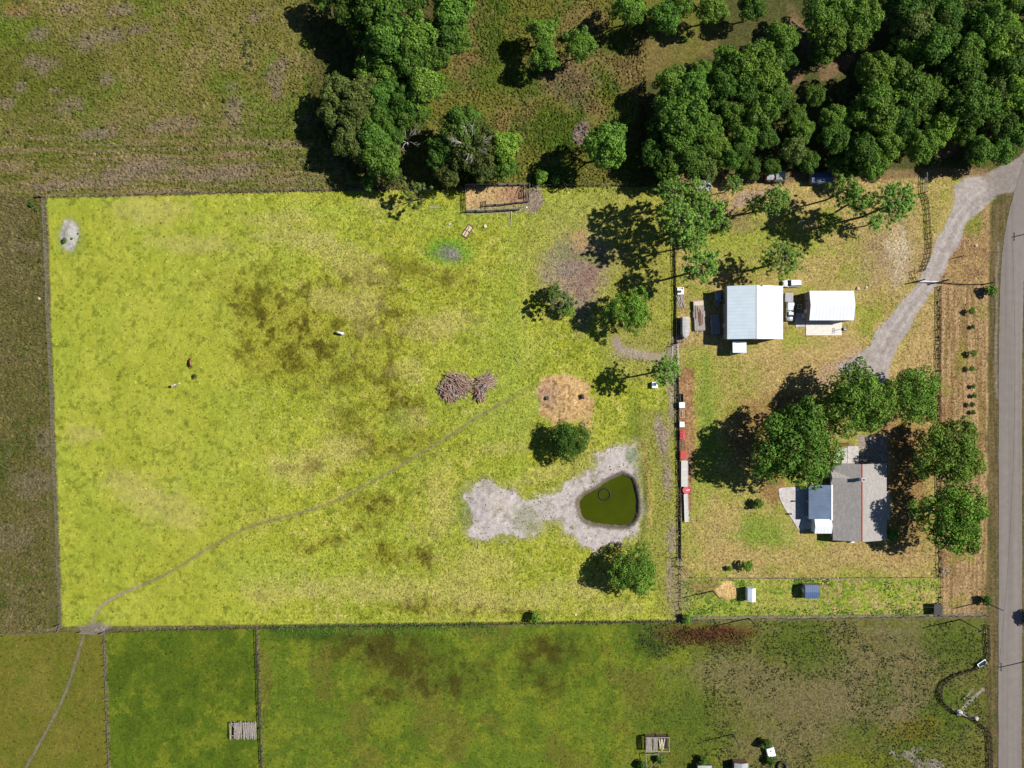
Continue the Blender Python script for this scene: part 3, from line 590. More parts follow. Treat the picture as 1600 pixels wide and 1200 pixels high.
def trunk_mesh(name, hc, spread, rt, seed, limbs=7, lean=0.0, up=.35):
    rn = random.Random(seed); b = MB(); base = Vector((0,0,-.02)); fork = Vector((lean*.3, 0, hc*.42))
    b.tube([base, fork*.5, fork], [rt*1.25, rt, rt*.85], 8)
    for i in range(limbs):
        a = 2*math.pi*(i+rn.random()*.6)/limbs; l = spread*rn.uniform(.55, 1)
        e = Vector((math.cos(a)*l, math.sin(a)*l, hc+up*rn.uniform(-.6, 1))); m_ = fork.lerp(e, .5)+Vector((rn.uniform(-.1, .1), rn.uniform(-.1, .1), .12))*spread
        b.tube([fork*.97, m_, e], [rt*.55, rt*.32, rt*.07], 6)
        for k in range(2):
            a2 = a+rn.uniform(-.9, .9); e2 = m_+Vector((math.cos(a2), math.sin(a2), .5))*spread*.45; b.tube([m_, m_.lerp(e2, .5)+Vector((0,0,.03)), e2], [rt*.28, rt*.16, rt*.04], 5)
    return b.mesh(name, M['bark'], True)
def lobes_dome(n, seed, rl=(.24,.36), spread=.72, vert=.42, hole=0.0):
    rn = random.Random(seed); out = []; ph = rn.random()*6
    for i in range(n):
        t = (i+.5)/n; r = spread*math.sqrt(t)*rn.uniform(.9, 1.12); a = i*2.39996+ph
        edge = 1+.16*math.sin(3*a+ph)+.10*math.sin(5*a+2*ph)
        z = vert*math.sqrt(max(0, 1-(r/1.0)**2))*rn.uniform(.55, 1.15)-.18*(r > .55)*rn.random()
        if rn.random() < hole: continue
        out.append(((r*edge*math.cos(a), r*edge*math.sin(a), z), rn.uniform(*rl)*(1-.25*t)))
    return out
PROTO = {}
for k in range(3):
    hc = .72
    PROTO['oak', k] = (crown_mesh('oak_crown', [((x, y, z+hc), r) for (x, y, z), r in lobes_dome(80, 11+k, (.15,.24), .82, .42)], 7000, .026, 5+k), trunk_mesh('oak_trunk', hc, .75, .05, k), hc+.15)
    hc = 1.35
    PROTO['tall', k] = (crown_mesh('wood_tree_crown', [((x, y, z*1.5+hc), r) for (x, y, z), r in lobes_dome(30+3*k, 21+k, (.20,.34), .76, .5)], 3600, .046, 15+k), trunk_mesh('wood_tree_trunk', hc, .6, .05, 10+k), hc+.35)
    hc = .55
    PROTO['bush', k] = (crown_mesh('bush_crown', [((x, y, z+hc), r) for (x, y, z), r in lobes_dome(11, 31+k, (.3,.45), .6, .35)], 900, .10, 25+k), trunk_mesh('bush_trunk', hc, .5, .06, 20+k, 5), hc+.1)
    hc = .95
    PROTO['loose', k] = (crown_mesh('loose_crown', [((x, y, z*1.2+hc), r) for (x, y, z), r in lobes_dome(95, 41+k, (.12,.20), .82, .42, .08)], 6500, .030, 35+k, shell=.7), trunk_mesh('loose_trunk', hc, .8, .05, 30+k, 9), hc+.2)
for k in range(3):
    hc = 1.15; PROTO['sparse', k] = (crown_mesh('sparse_crown', [((x, y, z*1.2+hc), r) for (x, y, z), r in lobes_dome(60, 51+k, (.10,.17), .85, .45, .45)], 6000, .040, 45+k, shell=.7), trunk_mesh('sparse_trunk', hc, .85, .04, 50+k, 11), hc+.2)
def pine_proto(k):
    rn = random.Random(60+k); rs = np.random.RandomState(60+k); b = MB(); top = 3.35; b.tube([(0,0,-.02),(.05,.03,1.3),(.02,.08,2.4),(0,.02,top)], [.055,.048,.035,.012], 7)
    lob = []
    for i in range(46):
        z = rn.uniform(2.0, 3.3); a = i*2.4+rn.random(); L = (1.0-.55*max(0, (z-2.05)/1.3)**1.5)*rn.uniform(.6, 1.0)
        e = Vector((math.cos(a)*L, math.sin(a)*L, z+.18*L)); s_ = Vector((.02,.05,z)); b.tube([s_, s_.lerp(e, .5)+Vector((0,0,-.02)), e], [.016,.010,.004], 4)
        for q in range(6):
            t = rn.uniform(.5, 1.08); p = s_.lerp(e, t)+Vector((rn.uniform(-.13,.13), rn.uniform(-.13,.13), rn.uniform(-.02,.06))); lob.append((tuple(p), rn.uniform(.045,.085)))
    return (crown_mesh('pine_crown', lob, 5200, .052, 70+k, .8, .7), b.mesh('pine_trunk', M['bark'], True), 2.75)
for k in range(3): PROTO['pine', k] = pine_proto(k)
_k = 0
NAMES = {'oak':('oak_tree','tree'), 'tall':('broadleaf_tree','tree'), 'bush':('bush','bush'), 'loose':('broadleaf_tree','tree'), 'sparse':('broadleaf_tree','tree'), 'pine':('pine_tree','tree')}
def tree(px, py, rpx, kind, tone, label, group=None, name=None, cat=None, k=None, zs=1.0):
    global _k
    _k += 1; cm, tm, hc = PROTO[kind, (_k % 3) if k is None else k]
    rpx *= {'oak':1.05,'tall':1.12,'loose':1.1,'sparse':1.12,'pine':1.15,'bush':1.1}[kind]; r = rpx*S
    for _ in range(3): h = hc*r*zs; r = rpx*S*(H-h)/H
    nm, ct = NAMES[kind]
    p = P(px, py, h); g0 = (800+p.x/S, 600-p.y/S)
    t = thing(name or nm, label, cat or ct, (p.x, p.y, gz(*g0)), random.random()*6.28, group, r); t.scale.z *= zs
    child('trunk', tm, t); child('crown', cm, t, mat=M['leaf_'+tone] if tone != 'needle' else M['needle'])
    return t
ORD = ['first','second','third','fourth','fifth','sixth','seventh','eighth','ninth','tenth','eleventh','twelfth','thirteenth','fourteenth','fifteenth','sixteenth','seventeenth','eighteenth','nineteenth','twentieth','twenty-first','twenty-second']
TONE = {'wood':'deep green','olive':'olive green','mid':'mid green','bright':'bright green','grey':'grey-green'}
def wood(L_, nrow, y0, y1, where, group):
    rows = {}
    for t in L_: rows.setdefault(min(nrow-1, max(0, int((t[1]-y0)/(y1-y0)*nrow))), []).append(t)
    for rk, row in rows.items():
        row.sort()
        for i, (px, py, r, tone) in enumerate(row):
            pos = 'northernmost row' if rk == 0 else 'southernmost row' if rk == nrow-1 else ORD[rk]+' row'
            tree(px, py, r, 'tall', tone, '%s %s crown, %s from left, %s of the %s' % ('wide' if r >= 30 else 'narrow' if r < 23 else 'rounded', TONE[tone], ORD[i], pos, where), group)
LW = [(505,-8,24,'wood'),(548,8,30,'wood'),(592,12,38,'wood'),(640,-5,30,'wood'),(706,14,34,'mid'),(566,48,24,'wood'),(608,62,36,'wood'),(652,56,34,'mid'),(690,56,30,'wood'),(716,62,22,'mid'),(588,92,26,'wood'),(638,92,30,'wood'),(678,88,26,'wood'),(574,112,20,'mid'),(664,134,32,'mid'),(602,118,24,'wood'),(528,142,26,'olive'),(566,146,28,'olive'),(600,150,26,'wood'),(632,160,26,'wood'),(520,178,24,'olive'),(552,180,30,'olive'),(588,188,26,'wood'),(630,182,22,'wood'),(655,172,20,'mid'),(545,222,26,'olive'),(584,218,28,'wood'),(612,212,20,'wood'),(598,248,30,'wood'),(570,236,22,'olive'),(612,276,18,'olive'),(575,284,12,'wood'),(648,196,16,'olive')]
wood(LW, 6, -10, 290, 'western wood', 'trees of the left-hand wood')
RW = [(1050,128,26,'mid'),(1082,140,28,'mid'),(1046,172,28,'wood'),(1076,178,32,'mid'),(1060,210,32,'wood'),(1098,198,28,'mid'),(1030,205,22,'wood'),(1022,240,22,'wood'),(1096,112,18,'mid'),(1134,92,22,'mid'),(1158,108,28,'mid'),(1186,92,28,'mid'),(1128,130,26,'wood'),(1166,140,26,'wood'),(1200,120,28,'mid'),(1216,150,26,'wood'),(1190,172,28,'wood'),(1224,60,26,'mid'),(1222,92,22,'wood'),(1146,180,24,'wood'),(1120,172,20,'wood'),(1116,224,24,'mid'),(1080,250,28,'wood'),(1046,262,24,'wood'),(1100,268,22,'olive'),(1142,246,20,'wood'),(1164,210,22,'mid'),(1156,232,20,'wood'),(1196,214,20,'wood'),(1172,262,18,'wood'),(1206,258,16,'wood'),
 (1282,24,30,'mid'),(1312,20,30,'mid'),(1346,28,30,'mid'),(1298,58,28,'mid'),(1334,52,26,'mid'),(1286,84,20,'wood'),(1244,180,18,'mid'),(1252,206,20,'mid'),(1240,236,22,'olive'),(1300,186,22,'mid'),(1304,218,24,'wood'),(1272,150,18,'wood'),(1322,144,16,'olive'),(1262,252,18,'wood'),(1364,112,30,'mid'),(1398,112,26,'wood'),(1422,142,32,'mid'),(1370,150,30,'mid'),(1434,172,24,'wood'),(1342,182,24,'mid'),(1376,188,30,'mid'),(1404,196,26,'wood'),(1348,234,28,'wood'),(1362,258,24,'mid'),(1392,228,24,'mid'),(1438,228,26,'mid'),(1420,208,18,'wood'),(1470,198,26,'bright'),(1480,170,24,'wood'),(1432,88,24,'mid'),(1446,108,18,'olive'),(1330,262,16,'wood'),(1306,256,16,'wood'),(1532,236,24,'mid'),(1562,236,22,'mid'),(1588,212,24,'mid'),(1504,206,22,'wood'),(1604,196,20,'bright')]
gapm = [(1385,75),(1520,225),(1500,245)]
rn = random.Random(5)
yy = -18
while yy < 275:
    xx = 1415+(int(yy/31) % 2)*18
    while xx < 1660:
        x_ = xx+rn.uniform(-9, 9); y_ = yy+rn.uniform(-8, 8)
        lim = 1400+max(0, (y_-60))*.5
        if (y_ < 60 or x_ > lim) and not (y_ > 232 and x_ > 1545) and not (y_ > 205 and x_ > 1580) and not (y_ > 150 and x_ > 1640) and not (x_ < 1545 and y_ > 215) and all(abs(x_-t[0])+abs(y_-t[1]) > 26 for t in RW):
            RW.append((round(x_, 1), round(y_, 1), rn.uniform(21, 34), rn.choice(['mid','mid','wood','wood','olive','bright'] if x_ > 1540 else ['wood','wood','mid','olive'])))
        xx += 35
    yy += 31
wood(RW, 9, -20, 285, 'northern wood', 'trees of the big northern wood')
G1 = 'trees standing in the northern clearing'
tree(848, 50, 23, 'tall', 'mid', 'tall narrow green tree west of the round bush in the northern clearing', G1, k=1)
tree(850, 88, 23, 'tall', 'mid', 'lower green crown touching the tall narrow tree in the clearing', G1)
tree(907, 69, 25, 'tall', 'mid', 'small round green tree alone in the northern clearing', G1)
tree(886, 57, 8, 'bush', 'wood', 'low bush at the north-west side of the small round tree', G1)
tree(984, 12, 28, 'tall', 'mid', 'leftmost green crown on the top edge of the northern clearing', G1)
tree(1040, 26, 26, 'tall', 'wood', 'deep green crown between two greener ones on the clearing top edge', G1)
tree(1064, 8, 22, 'tall', 'mid', 'small crown just right of the deep green one on the clearing top edge', G1)
tree(1112, 12, 26, 'tall', 'mid', 'rightmost free-standing green crown on the clearing top edge', G1)
tree(1175, 12, 22, 'tall', 'wood', 'dark crown at the top edge where the northern wood begins', G1)
tree(947, 228, 35, 'tall', 'mid', 'round broad green tree just north of the boundary beside bare earth patch', G1, k=2)
tree(845, 276, 13, 'bush', 'mid', 'low bright bush on the boundary east of the corral', G1)
tree(868, 282, 9, 'bush', 'mid', 'smaller bush on the boundary right beside the low bright bush', G1)
tree(722, 196, 32, 'tall', 'wood', 'deep green tree north of the half-dead olive tree', G1)
tree(690, 236, 26, 'tall', 'wood', 'dark tree on the west flank of the half-dead olive tree', G1)
tree(700, 272, 20, 'tall', 'olive', 'low olive tree on the boundary north-west of the corral', G1)
tree(735, 228, 46, 'loose', 'olive', 'half-dead olive tree with pale bare limbs showing through', G1)
tree(788, 228, 26, 'tall', 'bright', 'bright green tree on the east flank of the half-dead olive tree', G1)
tree(788, 262, 20, 'tall', 'mid', 'mid green tree just north of the corral', G1)
tree(757, 264, 20, 'tall', 'olive', 'olive tree just north of the corral centre', G1)
tree(650, 302, 24, 'sparse', 'olive', 'sparse branch crown hanging over the boundary west of the corral', G1)
# dead trees
def dead(px, py, rpx, h, label, seed, mat='pale_bark'):
    rn = random.Random(seed); b = MB(); r = rpx*S
    for i in range(9):
        a = i*.7+rn.random(); p0 = Vector((0,0,h*.45)); d = Vector((math.cos(a), math.sin(a), .25)); p1 = p0+Vector((d.x*r*.5, d.y*r*.5, h*.45)); p2 = p1+Vector((d.x*r*.5, d.y*r*.5, h*.1))
        b.tube([p0, p1, p2], [.11, .07, .02], 5)
        for q in range(7):
            a2 = a+rn.uniform(-1.1, 1.1); st = p1.lerp(p2, rn.random()); b.tube([st, st+Vector((math.cos(a2)*r*.35, math.sin(a2)*r*.35, rn.uniform(0,.8)))], [.045, .012], 4)
    p = P(px, py, h*.9); t = thing('dead_tree', label, 'dead tree', (p.x, p.y, gz(800+p.x/S, 600-p.y/S)))
    MB().tube([(0,0,0),(.1,0,h*.25),(0,0,h*.46)], [.35,.28,.2], 8).obj('trunk', M[mat], t, True); b.obj('branches', M[mat], t, True)
dead(736, 226, 26, 13.5, 'pale bare limbs rising out of the half-dead olive tree north of corral', 3)
dead(632, 215, 22, 7, 'pale dead sticks at the southern tip of the left-hand wood', 5)
dead(1112, 318, 22, 9, 'bare grey branches among the pines by the north fence', 8, 'bark')
dead(1140, 338, 14, 7, 'bare leaning snag at the east side of the pine cluster', 9, 'bark')
dead(1477, 893, 7, 1.2, 'grey dead shrub outside the yard corner near the road', 11, 'pale_bark')
# pines and field trees
G2 = 'pines along the northern yard'
for (a, b_, r, l) in ((1052,304,30,'northwesternmost pine of the cluster beside the inner fence'),(1086,300,26,'pine at the boundary, second from west in the cluster'),(1062,345,34,'broad pine straddling the inner fence south of the boundary cluster'),(1090,342,28,'pine in the middle of the cluster by the inner fence'),(1112,330,26,'pine on the east side of the cluster near the bare branches'),(1082,374,24,'southernmost pine of the boundary cluster'),(1146,288,16,'small bright pine on the boundary north of the bare dirt'),(1126,352,18,'low pine at the southeast tip of the cluster'),(1212,312,24,'lone slender pine leaning east over the lawn'),(1180,320,17,'small pine just left of the lone slender pine'),(1096,414,32,'pine beside the fence halfway between cluster and lumber pile'),(1222,404,32,'pine north of the white-roofed barn'),(1322,294,24,'pine on the boundary at the west of the eastern trio'),(1340,314,28,'middle pine of the eastern trio near the boundary'),(1400,314,34,'big yellow-green pine at the east near the drive fence'),(1298,348,18,'small bright round pine between the long pine shadows'),(1368,346,16,'low pine sprig below the big yellow-green pine'),(1040,580,26,'pine growing at the inner gate over the white bin')):
    tree(a, b_, r, 'pine', 'needle', l, G2, zs={1222:.62, 1096:.8, 1298:.6, 1368:.6, 1040:.9}.get(a, .92))
tree(874, 471, 24, 'sparse', 'grey', 'sparse grey-green tree west of the bright field tree', 'trees standing in the main field', k=0)
tree(864, 457, 13, 'loose', 'bright', 'bright green bush under the sparse grey-green tree, north side', 'trees standing in the main field')
tree(886, 484, 13, 'loose', 'bright', 'bright green bush under the sparse grey-green tree, east side', 'trees standing in the main field')
tree(984, 484, 35, 'loose', 'bright', 'bright yellow-green feathery tree in the field near the gate track', 'trees standing in the main field', k=1)
tree(890, 688, 32, 'oak', 'wood', 'dark round oak at the south edge of the wood chip mound', 'trees standing in the main field')
tree(991, 893, 40, 'oak', 'mid', 'round oak in the field south of the pond', 'trees standing in the main field')
tree(836, 964, 11, 'bush', 'mid', 'green bush on the southern boundary below the pond', 'bushes on the southern boundary')
tree(1074, 966, 9, 'bush', 'mid', 'green bush on the southern boundary at the inner fence corner', 'bushes on the southern boundary')
G3 = 'oaks around the house'
tree(1340, 626, 60, 'oak', 'mid', 'large round oak at the bottom end of the drive', G3, k=0)
tree(1426, 616, 47, 'oak', 'mid', 'oak east of the largest drive-end oak, beside the road fence', G3, k=1)
tree(1242, 697, 71, 'oak', 'mid', 'biggest oak, overhanging the patio roof on the west side of the house', G3, k=2)
tree(1482, 708, 57, 'oak', 'mid', 'loose olive oak northeast of the house by the road fence', G3, k=2)
tree(1488, 808, 57, 'oak', 'bright', 'bright feathery tree southeast of the house by the road fence', G3, k=1, zs=1.2)
tree(1392, 836, 12, 'bush', 'mid', 'dark bush at the southeast corner of the house', 'bushes in the yard')
tree(1184, 787, 10, 'bush', 'mid', 'low bush in the lawn south of the biggest oak', 'bushes in the yard')
tree(1139, 888, 5, 'bush', 'mid', 'tiny bush near the yard south fence, left of another', 'bushes in the yard')
tree(1168, 884, 9, 'loose', 'bright', 'thin sapling near the yard south fence, right of a tiny bush', 'bushes in the yard')
tree(1547, 454, 11, 'bush', 'mid', 'bush on the verge where the cross fence meets the roadside', 'bushes in the yard')
tree(1540, 938, 9, 'bush', 'wood', 'bush at the southeast corner of the property by the pole', 'bushes in the yard')
tree(1640, 966, 13, 'tall', 'wood', 'dark tree beyond the road cut by the photo right edge', 'trees beyond the road')
for i, (y, r, w_) in enumerate(((486,6,'northernmost'),(511,4,'second from north'),(552,6,'third from north'),(576,5,'fourth from north'),(604,4,'fifth from north'),(618,4.5,'sixth from north'),(632,4.5,'seventh from north'),(644,4.5,'eighth from north'),(673,4,'southernmost'))):
    tree(1520+(i%3-1)*1.5, y, r, 'loose' if i in (0,2,3,6) else 'bush', 'bright' if i in (0,2,3) else 'wood', '%s of the small saplings planted in a line beside the road' % w_, 'saplings in a row beside the road', name='sapling', cat='sapling')  # dark leaf tone on most saplings stands in for their shadow
for i, (x, y, r, tn, l) in enumerate(((102,376,4.5,'wood','dark green shrub on the pale sand patch in the field corner'),(113,373,2.2,'wood','tiny shrub right beside the larger one on the sand patch'),(122,365,1.6,'wood','tiny weed on the east rim of the sand patch'),(305,588,4.5,'olive','small brown-green shrub in the pasture between two horses'),(50,319,5,'wood','shrub just outside the field northwest corner post'),(58,328,3,'wood','smaller shrub south of the one at the northwest corner'),(1004,1196,9,'wood','weedy bush beside the open frame run'),(1032,1186,8,'mid','green weeds grown through the open frame run'),(1100,1188,9,'wood','dark weedy bush beside the neighbour roofs'),(1196,1162,10,'wood','dark bush behind the white tank'),(1204,1188,9,'wood','dark bush south of the white tank'))):
    tree(x, y, r, 'bush', tn, l, 'small shrubs and weeds', name='shrub', cat='shrub')

# weeds and grass clumps nobody could count
def tufts(name, label, cat, pts, size, hgt_, mat=None, colfac=.75, seed=1):
    rs = np.random.RandomState(seed); pts = np.array(pts); n = len(pts)
    x = (pts[:, 0]-800)*S; y = (600-pts[:, 1])*S; z = height(pts[:, 0], pts[:, 1]); r = size*(.5+rs.rand(n)**1.5*1.1); h = hgt_*(.5+rs.rand(n))
    K = 5; a0 = rs.rand(n)*6.28; V = np.zeros((n, K+1, 3))
    for k in range(K):
        a = a0+k*2*np.pi/K; q = r*(.65+.7*rs.rand(n)); V[:, k] = np.stack([x+np.cos(a)*q, y+np.sin(a)*q, z-.02+.12*h*rs.rand(n)], 1)
    V[:, K] = np.stack([x+(rs.rand(n)-.5)*r, y+(rs.rand(n)-.5)*r, z+h], 1)
    F = np.zeros((n, K, 3), np.int32); base = np.arange(n)*(K+1)
    for k in range(K): F[:, k] = np.stack([base+k, base+(k+1) % K, base+K], 1)
    me = bpy.data.meshes.new(name); me.vertices.add(n*(K+1)); me.vertices.foreach_set('co', V.astype(np.float32).ravel()); me.loops.add(n*K*3); me.loops.foreach_set('vertex_index', F.ravel())
    me.polygons.add(n*K); me.polygons.foreach_set('loop_start', np.arange(0, n*K*3, 3, dtype=np.int32)); me.polygons.foreach_set('loop_total', np.full(n*K, 3, np.int32)); me.update()
    at = me.color_attributes.new('Col', 'FLOAT_COLOR', 'POINT')
    if mat is None:
        c = ground_col(pts[:, 0], pts[:, 1])*(colfac*(.60+.80*rs.rand(n)))[:, None]; m_ = M['ground']
    else:
        c = np.ones((n, 3))*(.6+.8*rs.rand(n))[:, None]; m_ = mat
    cc = np.concatenate([c, np.ones((n, 1))*.4], 1); at.data.foreach_set('color', np.repeat(cc, K+1, 0).astype(np.float32).ravel())
    me.materials.append(m_); o = bpy.data.objects.new(name, me); COL.objects.link(o); tag(o, label, cat, kind='stuff'); return o
rs = np.random.RandomState(9)
def scatter(n, x0, x1, y0, y1, f=None):
    p = np.stack([rs.uniform(x0, x1, n), rs.uniform(y0, y1, n)], 1)
    if f is not None: p = p[f(p[:, 0], p[:, 1])]
    return p
infield = lambda x, y: (sdpoly(x, y, MF) < -3) & (sdpoly(x, y, BANK) > 4) & (((x-880)/46)**2+((y-624)/42)**2 > 1) & (((x-108)/17)**2+((y-367)/26)**2 > 1) & (sdline(x, y, TRAIL) > 3) & (sdline(x, y, TRK) > 8)
tufts('pasture_grass', 'short tufted grass all over the bright main pasture', 'grass', scatter(120000, 74, 1060, 292, 978, lambda x, y: infield(x, y) & (rs.rand(len(x)) < .15+.6*sm(300, 560, x))), .22, .18, colfac=.88, seed=2)
nw = lambda x, y: ((y < 300) & (x < 1010) & (sdline(x, y, [(500,300),(100,306)]) > 3)) | ((x < 74) & (y < 985))
tufts('rough_grass', 'rough olive grass clumps in the neighbouring northern and western land', 'grass', scatter(90000, -10, 1060, -10, 985, nw), .30, .42, colfac=.95, seed=3)
yf = lambda x, y: (sdpoly(x, y, YD) < -3) & ~((x > 1110) & (x < 1345) & (y > 440) & (y < 556)) & ~((x > 1215) & (x < 1395) & (y > 680) & (y < 850)) & (sdpoly(x, y, [(1490,285),(1550,275),(1550,316),(1508,352),(1466,442),(1415,520),(1384,600),(1305,590),(1362,540),(1440,430)]) > 2)
tufts('yard_grass', 'dry tan and green grass of the house yard', 'grass', scatter(42000, 1060, 1545, 275, 966, yf), .20, .14, colfac=.9, seed=4)
sf = lambda x, y: (sdline(x, y, TRAIL) > 3) & (y > 990) & ~((x > 355) & (x < 410) & (y > 1118) & (y < 1160))
tufts('paddock_grass', 'green grass of the southern paddocks', 'grass', scatter(42000, -10, 1548, 985, 1215, lambda x, y: sf(x, y) & (rs.rand(len(x)) < .3+.6*sm(850, 1150, x))), .22, .15, colfac=.88, seed=5)
wf = lambda x, y: (fbm(x, y, 60, 81, 3) > .42) & (fbm(x, y, 14, 82, 3) > .40)
tufts('weeds', 'dark weed rosettes dotted over the southeastern paddock', 'weeds', np.concatenate([scatter(7500, 1100, 1545, 970, 1200, wf), scatter(600, 990, 1085, 972, 1045, lambda x, y: ((x-1035)/40)**2+((y-1000)/30)**2+(fbm(x, y, 14, 94, 3)-.5)*2 < 1), scatter(120, 1270, 1350, 972, 1004, lambda x, y: ((x-1312)/36)**2+((y-988)/13)**2+(fbm(x, y, 12, 93, 3)-.5)*2 < 1)]), .21, .30, M['weed'], seed=6)
tufts('boundary_weeds', 'dark weeds along the yard south boundary', 'weeds', np.concatenate([scatter(900, 1064, 1468, 946, 963, lambda x, y: (fbm(x, y, 20, 89, 2) > .45) & (y+8*fbm(x, y, 9, 90, 2) > 954)), scatter(700, 1065, 1175, 905, 960, lambda x, y: (fbm(x, y, 14, 83, 2) > .5) & (((x-1137)/20)**2+((y-922)/16)**2 > 1)), scatter(450, 1380, 1466, 905, 958, lambda x, y: fbm(x, y, 12, 84, 2) > .5), scatter(200, 1240, 1300, 903, 915), scatter(600, 430, 780, 976, 992)]), .18, .25, M['leaf_wood'], seed=7)
tufts('fence_line_weeds', 'uneven taller grass and weeds growing under the field boundary fences', 'weeds', np.concatenate([np.stack([x0_+(x1_-x0_)*(u:=rs.rand(n_))+rs.normal(size=n_)*1.6, y0_+(y1_-y0_)*u+rs.normal(size=n_)*1.6], 1) for (x0_,y0_,x1_,y1_,n_) in ((68,308,500,297,420),(500,297,720,292,260),(70,312,97,978,620),(165,985,400,980,260),(0,989,92,987,90),(402,980,1060,970,700),(163,990,171,1200,240),(402,985,410,1200,240),(1054,300,1062,960,420),(832,291,1050,289,200),(1467,450,1468,950,260))]), .24, .4, colfac=.72, seed=18)
bk = lambda x, y: (sdpoly(x, y, BANK) < 3) & (sdpoly(x, y, POND) > 3) & ((fbm(x, y, 16, 95, 3) > .52) | (rs.rand(len(x)) < .12))
tufts('bank_weeds', 'sparse small weeds and tufts on the pale bare ground round the pond', 'weeds', scatter(2600, 720, 1010, 685, 855, bk), .14, .14, M['leaf_olive'], seed=19)
tufts('pasture_weeds', 'scattered dark weed clumps in the northwestern pasture and western strip', 'weeds', np.concatenate([scatter(110, 0, 500, 0, 300), scatter(60, 0, 75, 320, 980), [(139,58),(203,48),(245,50),(275,92),(153,150),(108,166),(154,120),(248,102),(392,72),(391,98),(460,108),(459,138),(483,135),(57,256),(168,259),(89,284),(130,285),(283,284),(28,273)], scatter(30, 375, 400, 60, 110), scatter(25, 430, 500, 90, 260)]), .42, .5, M['weed'], seed=8)
tufts('dry_weeds', 'reddish brown bracken patch along the southern boundary', 'weeds', scatter(1300, 1035, 1165, 976, 1020, lambda x, y: ((x-1095)/62)**2+((y-993)/15)**2+(fbm(x, y, 14, 91, 3)-.5)*1.6 < 1), .24, .4, colfac=.95, seed=10)
tufts('clearing_scrub', 'low green scrub growing in the northern clearing', 'scrub', np.concatenate([scatter(9000, 730, 1010, 0, 285, lambda x, y: (fbm(x, y, 40, 85, 4) > .50) & (fbm(x, y, 12, 86, 2) > .4)), scatter(1600, 815, 910, 155, 255, lambda x, y: ((x-860)/45)**2+((y-205)/46)**2+(fbm(x, y, 16, 87, 3)-.5)*2 < 1), scatter(900, 735, 800, 0, 110, lambda x, y: ((x-768)/32)**2+((y-50)/56)**2+(fbm(x, y, 16, 88, 3)-.5)*2 < 1)]), .34, .5, colfac=.95, seed=11)

exec_objects = True
# ================================================================== FENCES
def poly_pts(L_, step):
    """points every `step` metres along a pixel polyline, with headings"""
    W = [P(*p) for p in L_]; out = []; segs = []
    for a, b in zip(W, W[1:]):
        d = (b-a).length; n = max(1, round(d/step))
        for i in range(n): out.append(a.lerp(b, i/n))
    out.append(W[-1]); return out
POSTM = {}
def fence(L_, label, h=1.3, step=5.0, rails=((.25,.10),(.55,.10)), mat='fence_dark', group='fences of the property', pr=.09, post_mat=None, wires=0, cat='fence', name='fence', jitter=.12):
    pts = poly_pts(L_, step); o0 = pts[0]; zz = lambda p: gz(800+p.x/S, 600-p.y/S)
    t = thing(name, label, cat, (o0.x, o0.y, zz(o0)), 0, group); z0 = zz(o0)
    key = (pr, h, post_mat or mat)
    if key not in POSTM:
        b = MB().tube([(0,0,-.3),(0,0,h),(0,0,h+.06)], [pr,pr,pr*.55], 7); POSTM[key] = b.mesh('post', M[post_mat or mat])
    rn = random.Random(len(pts)); tops = []
    for p in pts[:100]:
        q = Vector((p.x-o0.x+rn.uniform(-jitter,jitter)*.5, p.y-o0.y+rn.uniform(-jitter,jitter)*.5, zz(p)-z0)); tops.append(q)
        child('post', POSTM[key], t, q, (rn.uniform(-.05,.05), rn.uniform(-.05,.05), rn.random()*3), (1,1,rn.uniform(.88,1.1)))
    for (rh, rw) in rails:
        b = MB()
        for a, c in zip(tops, tops[1:]):
            d = c-a; ln = d.length; m = (a+c)/2+Vector((0,0,rh+rn.uniform(-.03,.03))); ang = math.atan2(d.y, d.x)
            b  .box(m, (ln, .07, rw), ang, ('Y', -math.asin(max(-1, min(1, d.z/ln)))))
        b.obj('rail', M[mat], t)
    if wires:
        b = MB()
        for k in range(wires):
            b.tube([q+Vector((0,0,.25+k*(h-.3)/max(1, wires-1))) for q in tops], .012, 3)
        b.obj('wire', M['wire'], t)
    return t
WF = dict(rails=(), wires=4, h=1.35, pr=.09, mat='fence_grey')
fence([(68,308),(300,302),(500,297),(720,293)], 'wire fence along the north side of the main field, west of the corral', step=6.5, **WF)
fence([(70,312),(82,600),(97,978)], 'wire fence down the west side of the main field', step=5.5, **WF)
fence([(832,291),(990,289),(1053,289)], 'wire fence along the northern boundary from corral to the pine cluster', step=4.5, **WF)
fence([(-20,990),(30,989),(60,989),(92,986),(96,975)], 'rail fence ending the west strip at the field southwest corner', step=4, rails=((.3,.14),(.7,.12)), mat='fence_grey')
fence([(163,987),(280,983),(400,980)], 'wire fence between main field and dark green paddock', step=4.5, **WF)
fence([(402,980),(620,977),(836,973),(1060,970)], 'long wire fence on the field south boundary, up to the inner fence corner', step=6, **WF)
fence([(1064,968),(1300,965),(1468,962),(1540,962)], 'wire fence on the yard south boundary reaching the road verge', step=4.5, **WF)
fence([(163,988),(166,1090),(171,1210)], 'fence between the southwestern and dark green paddocks', step=2.8, rails=((.3,.10),), mat='fence_grey', h=1.1)
fence([(401,983),(404,1080),(406,1118),(410,1210)], 'dark fence east of the plank stack, dividing the southern paddocks', step=3.2, rails=((.35,.14),(.8,.12)), mat='fence_dark', h=1.2)
fence([(1053,294),(1054,400),(1056,536)], 'dark inner fence from the pines down to the field gate', step=3.6, rails=((.18,.26),(.5,.2),(.95,.12)), pr=.11)
fence([(1059,574),(1060,660),(1062,760),(1063,873)], 'dark inner fence between pond field and junk row', step=3.6, rails=((.18,.26),(.5,.2),(.95,.12)), pr=.11)
